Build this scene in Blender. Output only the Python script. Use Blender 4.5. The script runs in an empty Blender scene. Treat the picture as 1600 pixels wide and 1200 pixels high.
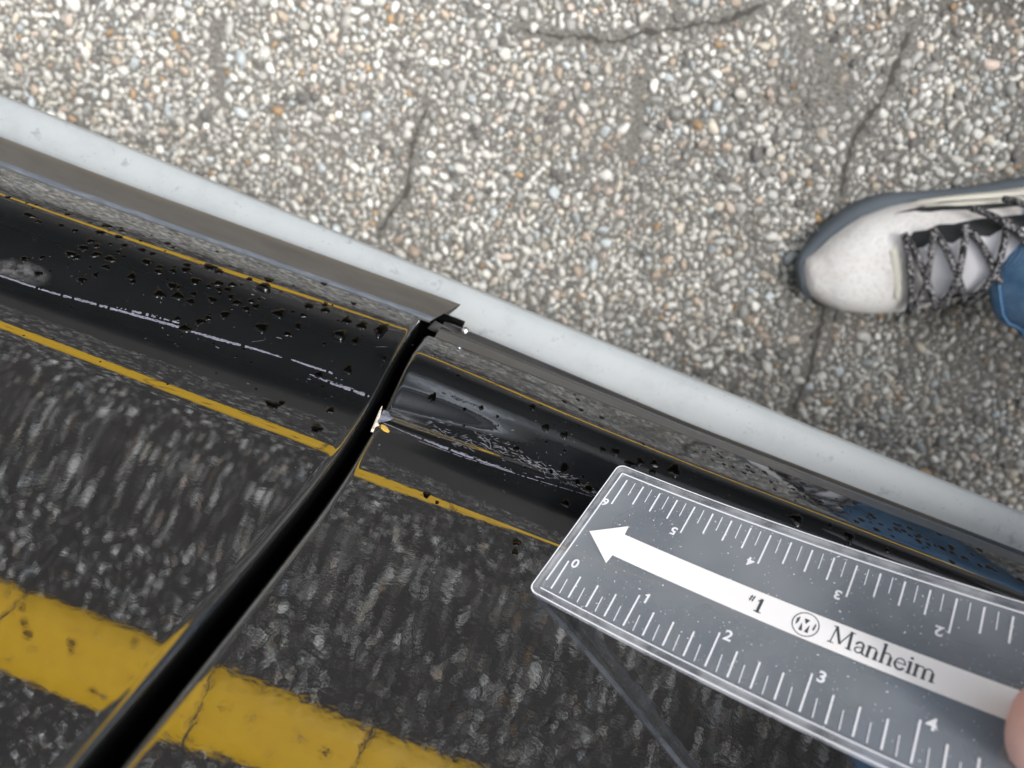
import bpy, bmesh, math, random
import numpy as np
from mathutils import Vector, Matrix

random.seed(7)
rng = np.random.default_rng(11)
sc = bpy.context.scene
COL = sc.collection

# ------------------------------------------------------------------ camera
H = 0.62                       # camera height above the ground (m)
F = 1109.0                     # focal length in pixels of a 1600 px wide frame
TH = math.radians(18)          # tilt from straight down, towards the car
AL = math.radians(21)          # roll against the car's length
sn, cs = math.sin(TH), math.cos(TH)
Xv = Vector((1, 0, 0)); Ev = Vector((0, cs, -sn)); Bv = Vector((0, sn, cs))
Rv = Xv * math.cos(AL) + Ev * math.sin(AL)
Uv = -Xv * math.sin(AL) + Ev * math.cos(AL)
cam_d = bpy.data.cameras.new('camera')
cam = bpy.data.objects.new('camera', cam_d); COL.objects.link(cam)
m = Matrix((Rv, Uv, Bv)).transposed().to_4x4()
m.translation = Vector((0, 0, H))
cam.matrix_world = m
cam_d.sensor_width = 36
cam_d.lens = F / 1600 * 36
cam_d.clip_start = 0.01; cam_d.clip_end = 2000
cam_d.dof.use_dof = True
cam_d.dof.focus_distance = 0.252
cam_d.dof.aperture_fstop = cam_d.lens / 2.5
sc.camera = cam

# ------------------------------------------------------------------ sky, sun, exposure
w = bpy.data.worlds.new('World'); sc.world = w; w.use_nodes = True
nt = w.node_tree; nt.nodes.clear()
sky = nt.nodes.new('ShaderNodeTexSky'); sky.sky_type = 'NISHITA'; sky.sun_disc = False
SUN_EL, SUN_AZ = math.radians(62), math.radians(60)
sky.sun_elevation = SUN_EL; sky.sun_rotation = SUN_AZ
sky.dust_density = 4.0; sky.air_density = 1.0; sky.ozone_density = 1.0
hs = nt.nodes.new('ShaderNodeHueSaturation'); hs.inputs['Saturation'].default_value = 0.22
bg = nt.nodes.new('ShaderNodeBackground'); bg.inputs['Strength'].default_value = 0.15
wo = nt.nodes.new('ShaderNodeOutputWorld')
nt.links.new(sky.outputs[0], hs.inputs['Color']); nt.links.new(hs.outputs[0], bg.inputs['Color'])
nt.links.new(bg.outputs[0], wo.inputs['Surface'])
sd = bpy.data.lights.new('sun', 'SUN'); sd.energy = 1.5; sd.angle = math.radians(14); sd.color = (1, .965, .92)
so = bpy.data.objects.new('sun', sd); COL.objects.link(so)
sdir = Vector((math.sin(SUN_AZ) * math.cos(SUN_EL), math.cos(SUN_AZ) * math.cos(SUN_EL), math.sin(SUN_EL)))
so.rotation_euler = sdir.to_track_quat('Z', 'Y').to_euler(); so.location = (0, 0, 5)
sc.view_settings.view_transform = 'Standard'; sc.view_settings.look = 'None'
sc.view_settings.gamma = 1; sc.view_settings.use_curve_mapping = False
sc.view_settings.exposure = 1.0
sc.render.engine = 'CYCLES'
sc.cycles.max_bounces = 10; sc.cycles.transparent_max_bounces = 16; sc.cycles.transmission_bounces = 8
sc.cycles.use_denoising = True

# ------------------------------------------------------------------ helpers
def link(o, parent=None):
    COL.objects.link(o)
    if parent is not None: o.parent = parent
    return o

def tag(o, label=None, cat=None, group=None, kind=None):
    if label: o['label'] = label
    if cat: o['category'] = cat
    if group: o['group'] = group
    if kind: o['kind'] = kind
    return o

def thing(name, loc, label, cat, group=None):
    o = bpy.data.objects.new(name, None); o.empty_display_size = .02
    o.location = loc; link(o)
    return tag(o, label, cat, group)

def wloc(o):
    v = Vector(o.location)
    while o.parent is not None:
        o = o.parent; v += Vector(o.location)
    return v

def mesh(name, vs, fs, mat, parent=None, smooth=True, loc=None):
    """verts are in world coordinates; all objects stay unrotated"""
    base = wloc(parent) if parent is not None else Vector((0, 0, 0))
    off = Vector(loc) if loc is not None else base
    V = np.asarray(vs, dtype=np.float64).reshape(-1, 3) - np.array(off)
    me = bpy.data.meshes.new(name)
    me.from_pydata(V.tolist(), [], fs)
    me.update()
    if smooth: me.polygons.foreach_set('use_smooth', [True] * len(me.polygons))
    if mat is not None: me.materials.append(mat)
    o = bpy.data.objects.new(name, me); link(o, parent)
    o.location = off - base if parent is not None else off
    return o

def grid_faces(n, k, close=False, flip=False):
    fs = []
    kk = k if close else k - 1
    for i in range(n - 1):
        for j in range(kk):
            a, b = i * k + j, i * k + (j + 1) % k
            f = (a, b, b + k, a + k)
            fs.append(f[::-1] if flip else f)
    return fs

def tube(pts, rad, k=10, cap=True):
    """swept tube; rad a number or a list"""
    P = [Vector(p) for p in pts]; n = len(P)
    R = rad if hasattr(rad, '__len__') else [rad] * n
    vs = []; up = None
    for i in range(n):
        t = (P[min(i + 1, n - 1)] - P[max(i - 1, 0)]).normalized()
        if up is None:
            up = t.orthogonal().normalized()
        up = (up - t * up.dot(t)).normalized(); s = t.cross(up)
        for j in range(k):
            a = 2 * math.pi * j / k
            vs.append(P[i] + (up * math.cos(a) + s * math.sin(a)) * R[i])
    fs = grid_faces(n, k, True)
    if cap:
        fs.append(tuple(range(k))[::-1]); fs.append(tuple((n - 1) * k + j for j in range(k)))
    return [tuple(v) for v in vs], fs

def join(lst):
    V, Fc = [], []
    for v, f in lst:
        b = len(V); V += [tuple(x) for x in v]; Fc += [tuple(i + b for i in ff) for ff in f]
    return V, Fc

def box(x0, x1, y0, y1, z0, z1):
    v = [(x0, y0, z0), (x1, y0, z0), (x1, y1, z0), (x0, y1, z0), (x0, y0, z1), (x1, y0, z1), (x1, y1, z1), (x0, y1, z1)]
    f = [(0, 3, 2, 1), (4, 5, 6, 7), (0, 1, 5, 4), (1, 2, 6, 5), (2, 3, 7, 6), (3, 0, 4, 7)]
    return v, f

def ground_pt(px, py, z=0.0):
    dx, dy = px - 800, 600 - py
    d = Rv * (dx / F) + Uv * (dy / F) - Bv
    t = (z - H) / d.z
    return Vector((0, 0, H)) + d * t

def cam_pt(px, py, D):
    return Vector((0, 0, H)) + (Rv * ((px - 800) / F) + Uv * ((600 - py) / F) - Bv) * D

# ------------------------------------------------------------------ materials
def mat(name, col=(.5, .5, .5), rough=.5, metal=0., spec=.5, ior=None, coat=0., alpha=1., trans=0., sub=0.):
    m = bpy.data.materials.new(name); m.use_nodes = True
    b = m.node_tree.nodes['Principled BSDF']
    b.inputs['Base Color'].default_value = (*col, 1)
    b.inputs['Roughness'].default_value = rough; b.inputs['Metallic'].default_value = metal
    b.inputs['Specular IOR Level'].default_value = spec
    if ior: b.inputs['IOR'].default_value = ior
    b.inputs['Coat Weight'].default_value = coat
    b.inputs['Alpha'].default_value = alpha
    b.inputs['Transmission Weight'].default_value = trans
    b.inputs['Subsurface Weight'].default_value = sub
    return m, m.node_tree, b

def node(nt, t, **kw):
    n = nt.nodes.new(t)
    for k, v in kw.items():
        if k in n.inputs: n.inputs[k].default_value = v
        else: setattr(n, k, v)
    return n

def coords(nt, scale=(1, 1, 1), kind='Object'):
    tc = nt.nodes.new('ShaderNodeTexCoord'); mp = nt.nodes.new('ShaderNodeMapping')
    mp.inputs['Scale'].default_value = scale
    nt.links.new(tc.outputs[kind], mp.inputs['Vector'])
    return mp.outputs[0]

def noise(nt, vec, scale, detail=4, rough=.55):
    n = node(nt, 'ShaderNodeTexNoise', Scale=scale, Detail=detail, Roughness=rough)
    nt.links.new(vec, n.inputs['Vector']); return n.outputs['Fac']

def ramp(nt, fac, stops):
    r = nt.nodes.new('ShaderNodeValToRGB'); nt.links.new(fac, r.inputs[0])
    e = r.color_ramp.elements
    while len(e) < len(stops): e.new(.5)
    for el, (p, c) in zip(e, stops):
        el.position = p; el.color = (*c, 1) if len(c) == 3 else c
    return r.outputs[0]

def bump(nt, b, h, strength, dist):
    n = node(nt, 'ShaderNodeBump', Strength=strength, Distance=dist)
    nt.links.new(h, n.inputs['Height']); nt.links.new(n.outputs[0], b.inputs['Normal']); return n

def vcol_mat(name, rough=.6, grain=.15):
    m, t, b = mat(name, rough=rough)
    a = node(t, 'ShaderNodeAttribute', attribute_name='tint')
    v = coords(t); nz = noise(t, v, 700, 3)
    mx = node(t, 'ShaderNodeMix', data_type='RGBA', blend_type='MULTIPLY'); mx.inputs[0].default_value = 1
    t.links.new(a.outputs['Color'], mx.inputs[6])
    t.links.new(ramp(t, nz, [(.3, (1 - grain * 2.2,) * 3), (.7, (1 + grain,) * 3)]), mx.inputs[7])
    t.links.new(mx.outputs[2], b.inputs['Base Color'])
    bump(t, b, nz, .3, .0005)
    return m

# car paint: deep black, mirror like, with dust specks and a fine orange peel
def car_paint(name, refl, peel, dust=.5):
    m, t, b = mat(name, refl, .02, 1.0)
    v = coords(t)
    peel_n = noise(t, v, 420, 2, .5)
    wav = noise(t, v, 38, 1, .4)
    ad = node(t, 'ShaderNodeMath', operation='MULTIPLY_ADD'); ad.inputs[1].default_value = 1.2
    t.links.new(wav, ad.inputs[0]); t.links.new(peel_n, ad.inputs[2])
    bump(t, b, ad.outputs[0], 1.0, peel)
    # dust and dried-water film: fine pale diffuse specks
    dn = noise(t, v, 900, 2, .6); dm = noise(t, v, 26, 3, .6)
    mul = node(t, 'ShaderNodeMath', operation='MULTIPLY')
    t.links.new(ramp(t, dn, [(.70, (0, 0, 0)), (.76, (1, 1, 1))]), mul.inputs[0])
    t.links.new(ramp(t, dm, [(.42, (0, 0, 0)), (.72, (dust,) * 3)]), mul.inputs[1])
    film = node(t, 'ShaderNodeMath', operation='MULTIPLY'); film.inputs[1].default_value = .02 * dust
    t.links.new(noise(t, v, 60, 5, .65), film.inputs[0])
    tot = node(t, 'ShaderNodeMath', operation='ADD'); tot.use_clamp = True
    base_f = node(t, 'ShaderNodeMath', operation='ADD'); base_f.inputs[1].default_value = .011; t.links.new(film.outputs[0], base_f.inputs[0])
    t.links.new(mul.outputs[0], tot.inputs[0]); t.links.new(base_f.outputs[0], tot.inputs[1])
    df = node(t, 'ShaderNodeBsdfDiffuse'); df.inputs['Color'].default_value = (.38, .42, .45, 1)
    mx = node(t, 'ShaderNodeMixShader')
    t.links.new(tot.outputs[0], mx.inputs[0]); t.links.new(b.outputs[0], mx.inputs[1]); t.links.new(df.outputs[0], mx.inputs[2])
    t.links.new(mx.outputs[0], t.nodes['Material Output'].inputs['Surface'])
    return m

PAINT = car_paint('black_paint', (.215, .225, .24), .000005, .6)
PAINT_R = car_paint('black_paint_rippled', (.215, .225, .24), .000012, .7)
RUBBER_SHADE, _, _ = mat('rubber_and_gap_shade', (.002, .002, .0022), .8, spec=.05)
TRIM, t, b = mat('trim_grey', (.012, .012, .013), .3, spec=.5, coat=.3)
v = coords(t, (14, 60, 60)); n_ = noise(t, v, 3, 5)
t.links.new(ramp(t, n_, [(.3, (.062, .063, .064)), (.75, (.086, .087, .088))]), b.inputs['Base Color'])
TRIM_D, t, b = mat('trim_dark', (.03, .032, .036), .22, spec=.6)
v = coords(t, (10, 90, 90)); n_ = noise(t, v, 3, 5)
t.links.new(ramp(t, n_, [(.35, (.022, .024, .028)), (.75, (.050, .051, .053))]), b.inputs['Base Color'])
TRIM_B, t, b = mat('trim_blue_grey', (.07, .08, .095), .35, spec=.5)
v = coords(t, (30, 300, 300)); n_ = noise(t, v, 4, 5, .7)
t.links.new(ramp(t, n_, [(.4, (.075, .088, .105)), (.62, (.13, .145, .17))]), b.inputs['Base Color'])
SILL, t, b = mat('pale_sill', (.62, .64, .66), .5, spec=.25)
v = coords(t); n_ = noise(t, v, 40, 6, .7)
t.links.new(ramp(t, n_, [(.3, (.27, .292, .305)), (.5, (.305, .328, .34)), (.7, (.315, .338, .35))]), b.inputs['Base Color'])
SCRATCH, t, b = mat('scratch_white', (.5, .5, .56), .8)
v = coords(t, (90, 700, 700)); n_ = noise(t, v, 5, 5, .75)
t.links.new(ramp(t, n_, [(.38, (.13, .13, .17)), (.6, (.30, .30, .38))]), b.inputs['Base Color'])
v = coords(t, (60, 900, 900)); n_ = noise(t, v, 6, 4, .75)
tr = node(t, 'ShaderNodeBsdfTransparent'); mx = node(t, 'ShaderNodeMixShader')
t.links.new(ramp(t, n_, [(.30, (.25,) * 3), (.60, (.9,) * 3)]), mx.inputs[0]); t.links.new(tr.outputs[0], mx.inputs[1]); t.links.new(b.outputs[0], mx.inputs[2])
t.links.new(mx.outputs[0], t.nodes['Material Output'].inputs['Surface'])
t = SILL.node_tree; b = t.nodes['Principled BSDF']; src = b.inputs['Base Color'].links[0].from_socket
v = coords(t, (1, 1, 1)); n_ = noise(t, v, 85, 5, .7); n9 = noise(t, v, 600, 3, .6)
mx = node(t, 'ShaderNodeMix', data_type='RGBA', blend_type='MULTIPLY'); mx.inputs[0].default_value = 1
t.links.new(src, mx.inputs[6]); t.links.new(ramp(t, n_, [(.30, (.72, .73, .74)), (.38, (1, 1, 1))]), mx.inputs[7])
m2_ = node(t, 'ShaderNodeMix', data_type='RGBA', blend_type='MULTIPLY'); m2_.inputs[0].default_value = 1
t.links.new(mx.outputs[2], m2_.inputs[6]); t.links.new(ramp(t, n9, [(.27, (.6, .6, .6)), (.33, (1, 1, 1))]), m2_.inputs[7]); t.links.new(m2_.outputs[2], b.inputs['Base Color'])
CHIP, t, b = mat('bare_filler', (.75, .72, .62), .9)
v = coords(t); n_ = noise(t, v, 900, 4, .7)
t.links.new(ramp(t, n_, [(.35, (.35, .22, .16)), (.5, (.78, .72, .62)), (.7, (.85, .84, .8))]), b.inputs['Base Color'])
bump(t, b, n_, .6, .0006)
METAL, _, _ = mat('bolt_metal', (.6, .6, .62), .3, 1.0)
WATER, _, _ = mat('water', (.0015, .0015, .0015), .01, ior=1.33)  # near-black base stands in for dark paint refracted through clear drops
GLASS_DARK, _, _ = mat('dark_glass', (.01, .012, .014), .04, spec=.6)
NAVY, _, _ = mat('navy_car_paint', (.012, .017, .024), .4, spec=.4)
TYRE, _, _ = mat('tyre_rubber', (.012, .012, .012), .8)
RIM, _, _ = mat('wheel_alloy', (.25, .25, .26), .35, 1.)

# ------------------------------------------------------------------ ground
GR, t, b = mat('asphalt', (.12, .11, .10), .85)
v = coords(t)
n1 = noise(t, v, 3.2, 5, .6); n2 = noise(t, v, 400, 4, .7)
vo = node(t, 'ShaderNodeTexVoronoi', Scale=150., feature='F1'); t.links.new(v, vo.inputs['Vector'])
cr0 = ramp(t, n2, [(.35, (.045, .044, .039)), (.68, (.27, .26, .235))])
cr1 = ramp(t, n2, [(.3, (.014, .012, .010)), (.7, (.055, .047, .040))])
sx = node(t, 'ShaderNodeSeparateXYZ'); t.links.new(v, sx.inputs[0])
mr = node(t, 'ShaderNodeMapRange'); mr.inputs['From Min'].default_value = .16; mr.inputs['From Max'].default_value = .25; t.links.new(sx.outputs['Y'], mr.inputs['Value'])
cm = node(t, 'ShaderNodeMix', data_type='RGBA'); t.links.new(mr.outputs[0], cm.inputs[0]); t.links.new(cr0, cm.inputs[6]); t.links.new(cr1, cm.inputs[7]); cr = cm.outputs[2]  # bed colour darkens outward so the ground mirrored in the door reads dark
st = ramp(t, vo.outputs['Distance'], [(.22, (.30, .285, .265)), (.42, (.06, .055, .05))])
mx = node(t, 'ShaderNodeMix', data_type='RGBA'); mx.inputs[0].default_value = 0; t.links.new(ramp(t, n1, [(.35, (.0,) * 3), (.7, (.12,) * 3)]), mx.inputs[0])
t.links.new(cr, mx.inputs[6]); t.links.new(st, mx.inputs[7]); t.links.new(mx.outputs[2], b.inputs['Base Color'])
bump(t, b, n2, .8, .001)
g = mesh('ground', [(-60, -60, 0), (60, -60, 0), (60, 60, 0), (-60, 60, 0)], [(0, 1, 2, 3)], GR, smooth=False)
tag(g, 'worn exposed aggregate asphalt of the parking lot', kind='structure')

LINE0, LINE1 = 0.383, 0.497            # the yellow parking line runs parallel to the car
cracks_px = [[(1428, 40), (1400, 105), (1372, 165), (1335, 215), (1322, 262), (1312, 310)],
             [(340, 38), (336, 105), (348, 165)], [(1008, 105), (1000, 150), (996, 205), (985, 250)], [(1232, 20), (1262, 70), (1300, 105), (1318, 160), (1350, 190)],
             [(1290, 470), (1276, 540), (1262, 590), (1238, 645)],
             [(668, 165), (655, 200), (645, 225), (636, 300), (603, 345), (585, 380)],
             [(812, 42), (850, 56), (905, 58), (960, 66), (1005, 52), (1065, 44), (1140, 30), (1200, 8)],
             [(1150, 600), (1128, 640), (1120, 665)]]
cracks = [[ground_pt(*p) for p in c] for c in cracks_px]
for c in ([(-.37, .26), (-.39, .31), (-.42, .385), (-.443, .432), (-.45, .50), (-.5, .7)], [(-.17, .27), (-.19, .33), (-.195, .40), (-.20, .45), (-.206, .504), (-.2, .62)],
          [(.01, .31), (-.002, .35), (-.010, .41), (-.012, .45), (-.02, .52), (-.01, .6)]):
    cracks.append([Vector((x, y, .0036)) for x, y in c])
segs = [(c[i], c[i + 1]) for c in cracks for i in range(len(c) - 1)]
SA = np.array([[a.x, a.y] for a, b_ in segs]); SB = np.array([[b_.x, b_.y] for a, b_ in segs])
def crack_dist(P):
    d = np.full(len(P), 9.)
    for a, b_ in zip(SA, SB):
        ab = b_ - a; tt = np.clip(((P - a) @ ab) / (ab @ ab), 0, 1)
        d = np.minimum(d, np.linalg.norm(P - (a + tt[:, None] * ab), axis=1))
    return d

def lowfreq(P, f, seed):
    r = np.random.default_rng(seed); out = np.zeros(len(P))
    for k in range(10):
        a = r.uniform(0, 2 * np.pi); ff = f * r.uniform(.5, 1.8); ph = r.uniform(0, 6.28)
        out += np.sin((P[:, 0] * np.cos(a) + P[:, 1] * np.sin(a)) * ff + ph)
    return out / 10 ** .5

# stones by dart throwing in a hash grid, big ones first
def scatter(x0, x1, y0, y1, classes, seed):
    r = random.Random(seed); cell = .006; hashd = {}; out = []
    for rad, n in classes:
        for _ in range(n):
            x, y = r.uniform(x0, x1), r.uniform(y0, y1); q = rad * r.uniform(.8, 1.25)
            cx, cy = int(x // cell), int(y // cell); ok = True
            for ix in range(cx - 2, cx + 3):
                for iy in range(cy - 2, cy + 3):
                    for (a, b_, c_) in hashd.get((ix, iy), ()):
                        dd = (a - x) ** 2 + (b_ - y) ** 2
                        if dd < ((c_ + q) * .755) ** 2: ok = False; break
                    if not ok: break
                if not ok: break
            if ok:
                hashd.setdefault((cx, cy), []).append((x, y, q)); out.append((x, y, q))
    return np.array(out)

def ico(sub):
    bm = bmesh.new(); bmesh.ops.create_icosphere(bm, subdivisions=sub, radius=1)
    V = np.array([v.co[:] for v in bm.verts]); Fc = np.array([[v.index for v in f.verts] for f in bm.faces]); bm.free()
    return V, Fc

def variants(sub, n, seed):
    r = np.random.default_rng(seed); V, Fc = ico(sub); out = []
    for k in range(n):
        W = V.copy()
        for _ in range(7):                       # shave facets off, like crushed stone
            d = r.normal(size=3); d /= np.linalg.norm(d); h = r.uniform(.42, .85)
            s = W @ d; W -= np.outer(np.maximum(s - h, 0), d)
        W *= np.array([r.uniform(.9, 1.25), r.uniform(.8, 1.0), r.uniform(.7, .95)])
        out.append(W)
    return out, Fc

PAL = np.array([(.85, .83, .79), (.78, .75, .71), (.70, .67, .62), (.58, .56, .53), (.46, .45, .43), (.72, .64, .54),
                (.60, .64, .66), (.62, .50, .40), (.55, .36, .20), (.20, .19, .185), (.72, .60, .52)])
PW = np.array([.20, .20, .16, .12, .09, .07, .05, .035, .012, .05, .03]); PW /= PW.sum()

def build_stones(name, S, seed, label, tone=1.0):
    r = np.random.default_rng(seed)
    hi, Fh = variants(2, 14, seed); lo, Fl = variants(1, 14, seed + 1)
    Vs, Fs, Cs = [], [], []; base = 0
    for sel, (vars_, Fc) in ((S[:, 2] >= .0024, (hi, Fh)), (S[:, 2] < .0024, (lo, Fl))):
        T = S[sel]; N = len(T)
        if not N: continue
        A = np.stack(vars_)[r.integers(0, len(vars_), N)]
        yaw = r.uniform(0, 2 * np.pi, N); c_, s_ = np.cos(yaw), np.sin(yaw)
        tl = r.normal(0, .25, N)
        X = A[..., 0] * c_[:, None] - A[..., 1] * s_[:, None]; Y = A[..., 0] * s_[:, None] + A[..., 1] * c_[:, None]
        Z = A[..., 2] + X * tl[:, None]
        P = np.stack([X, Y, Z], -1) * T[:, None, None][:, :, :1] if False else np.stack([X, Y, Z], -1) * T[:, 2][:, None, None]
        P[..., 0] += T[:, 0][:, None]; P[..., 1] += T[:, 1][:, None]
        P[..., 2] += (T[:, 3])[:, None]
        k = A.shape[1]
        Vs.append(P.reshape(-1, 3)); Fs.append((Fc[None] + (np.arange(N) * k)[:, None, None]).reshape(-1, 3) + base); base += N * k
        col = PAL[r.choice(len(PAL), N, p=PW)] * r.uniform(.62, 1.15, N)[:, None] * T[:, 4][:, None] * np.array([.84, .86, .85])
        col[:, 0] *= 1 + (1 - T[:, 4]) * .06
        Cs.append(np.repeat(np.clip(col, 0.02, .85), k, 0))
    V = np.concatenate(Vs); Fc = np.concatenate(Fs); C = np.concatenate(Cs)
    me = bpy.data.meshes.new(name)
    me.vertices.add(len(V)); me.vertices.foreach_set('co', V.astype(np.float32).ravel())
    me.loops.add(len(Fc) * 3); me.loops.foreach_set('vertex_index', Fc.astype(np.int32).ravel())
    me.polygons.add(len(Fc)); me.polygons.foreach_set('loop_start', (np.arange(len(Fc)) * 3).astype(np.int32))
    me.polygons.foreach_set('use_smooth', np.ones(len(Fc), bool))
    me.update(calc_edges=True)
    ca = me.color_attributes.new('tint', 'FLOAT_COLOR', 'POINT')
    ca.data.foreach_set('color', np.c_[C, np.ones(len(C))].astype(np.float32).ravel())
    me.materials.append(STONE)
    o = bpy.data.objects.new(name, me); link(o)
    return tag(o, label, kind='stuff')

STONE = vcol_mat('stone', .55)
S = scatter(-.62, .62, -.16, .37, [(.0054, 700), (.0044, 4500), (.0035, 15000), (.0028, 36000), (.0021, 80000), (.0015, 80000)], 3)
P2 = S[:, :2]
lf = lowfreq(P2, 26, 5); lf2 = lowfreq(P2, 70, 8); cd = crack_dist(P2)
dirt = np.clip((lf + .45 * lf2 - .55) * .8, 0, 1)
keep = (cd > .0009 + S[:, 2] * .42) & ((rng.random(len(S)) > dirt * .12) | (S[:, 2] > .0035))
mirror_dim = np.clip((P2[:, 1] - .17) / .08, 0, 1)             # stones dimmed and thinned outward so their reflection in the door reads dark
keep &= rng.random(len(S)) > mirror_dim * .45
zs = -S[:, 2] * .08 - dirt * .0005 - np.exp(-(cd / .008) ** 2) * .0012
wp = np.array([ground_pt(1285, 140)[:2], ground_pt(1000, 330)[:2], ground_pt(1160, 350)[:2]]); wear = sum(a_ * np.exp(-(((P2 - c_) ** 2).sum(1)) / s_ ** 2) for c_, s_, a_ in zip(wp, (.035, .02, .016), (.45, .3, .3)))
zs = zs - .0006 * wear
tone = (1 - .3 * dirt) * (1 - wear) * (1 - .35 * np.exp(-(cd / .007) ** 2)) * (1 - mirror_dim * rng.choice([-.05, .75], len(S), p=[.45, .55]))
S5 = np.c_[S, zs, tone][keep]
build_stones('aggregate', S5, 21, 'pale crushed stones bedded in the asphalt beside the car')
S = scatter(-1.15, .55, .37, .78, [(.0050, 1500), (.0040, 6000), (.0031, 9000), (.0024, 9000)], 4)
P2 = S[:, :2]; cd = crack_dist(P2)
keep = (cd > .005) & ((P2[:, 1] < LINE0 - .001) | (P2[:, 1] > LINE1 + .001)) & (rng.random(len(S)) > .45)
S5 = np.c_[S, -S[:, 2] * .25, rng.choice([1.05, .3], len(S), p=[.45, .55])][keep]  # over half the stones dimmed to darken their reflection in the door
build_stones('aggregate', S5, 31, 'darker stones in the asphalt around the yellow line')
S = scatter(-1.15, -.62, .10, .37, [(.0045, 1500), (.0032, 5000), (.0024, 5000)], 6)
S5 = np.c_[S, -S[:, 2] * .25, np.full(len(S), .6)]
build_stones('aggregate', S5, 41, 'stones in the asphalt far along the car')

# cracks: flat dark ribbons paint the shade of the open gaps
CRK, _, _ = mat('crack_shadow_dirt', (.06, .056, .05), .95)
vs, fs = [], []
for c in [c_ for i_, c_ in enumerate(cracks) if i_ not in (1, 2, 3)]:
    pts = []
    for i in range(len(c) - 1):
        for k in range(8): pts.append(c[i].lerp(c[i + 1], k / 8))
    pts.append(c[-1]); L_, R_ = [], []
    for i, p in enumerate(pts):
        tdir = (pts[min(i + 1, len(pts) - 1)] - pts[max(i - 1, 0)]).normalized(); nn = Vector((-tdir.y, tdir.x, 0))
        jit = random.uniform(-.0015, .0015)
        e = min(i, len(pts) - 1 - i) / 5
        wd = random.choice([.0003, .0008, .0012, .0018, .0026]) * min(1, .15 + e)
        b0 = len(vs); vs += [tuple(p + nn * (jit + wd) + Vector((0, 0, .0006))), tuple(p + nn * (jit - wd) + Vector((0, 0, .0006)))]
        if i: fs.append((b0 - 2, b0 - 1, b0 + 1, b0))
tag(mesh('crack', vs, fs, CRK, smooth=False), 'dark cracks running through the asphalt', kind='structure')

# painted line: a slab of thick paint with ragged edges, worn spots and cracks
YEL, t, b = mat('yellow_paint', (.8, .5, .03), .55)
v = coords(t)
n1 = noise(t, v, 34, 6, .75); n2 = noise(t, v, 260, 3, .6)
c1 = ramp(t, n1, [(.34, (.30, .20, .05)), (.40, (.76, .44, .015)), (.75, (.84, .52, .02))])
vo = node(t, 'ShaderNodeTexVoronoi', Scale=26., feature='F1'); t.links.new(v, vo.inputs['Vector'])
mx = node(t, 'ShaderNodeMix', data_type='RGBA', blend_type='MULTIPLY'); mx.inputs[0].default_value = 1
t.links.new(c1, mx.inputs[6]); t.links.new(ramp(t, vo.outputs['Distance'], [(.12, (.22, .2, .2)), (.20, (1, 1, 1))]), mx.inputs[7])
t.links.new(mx.outputs[2], b.inputs['Base Color']); bump(t, b, n2, .5, .0012)
xs = np.arange(-3.0, 3.0, .006)
vs, fs, prev = [], [], None
e0 = e1 = 0
for i, x in enumerate(xs):
    e0 = e0 * .8 + random.uniform(-.0022, .0022); e1 = e1 * .8 + random.uniform(-.0022, .0022)
    row = [(x, LINE0 + e0, 0.0002), (x, LINE0 + e0 + .001, .0026), (x, LINE0 + .03, .0038 + random.uniform(-.0005, .0005)),
           (x, LINE1 - .03, .0038 + random.uniform(-.0005, .0005)), (x, LINE1 + e1 - .001, .0026), (x, LINE1 + e1, .0002)]
    b0 = len(vs); vs += row
    if i:
        for j in range(5):
            fs.append((b0 - 6 + j, b0 + j, b0 + j + 1, b0 - 5 + j))
V = np.array(vs); cdv = crack_dist(V[:, :2]); V[:, 2] -= np.exp(-(cdv / .004) ** 2) * .0038
tag(mesh('parking_line', V, fs, YEL), 'yellow painted parking line seen mirrored in the black door', kind='structure')

# ------------------------------------------------------------------ the car's lower side
def profile(ctrl, Yp, q0, q1, N):
    q = np.linspace(q0, q1, N); n = np.radians(np.interp(q, *zip(*ctrl)))
    k = np.ones(3) / 3; n = np.convolve(np.pad(n, 1, 'edge'), k, 'valid')
    t = q / F; D = np.zeros(N); D[0] = Yp / (sn - cs * t[0])
    def dD(D_, t_, n_):
        ny, nz = math.cos(n_), math.sin(n_)
        return -D_ * (ny * cs - nz * sn) / (ny * (-sn + cs * t_) + nz * (-cs - sn * t_))
    for i in range(N - 1):
        h = t[i + 1] - t[i]; k1 = dD(D[i], t[i], n[i]); k2 = dD(D[i] + h * k1, t[i + 1], n[i + 1]); D[i + 1] = D[i] + h * (k1 + k2) / 2
    return q, D, n

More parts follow.
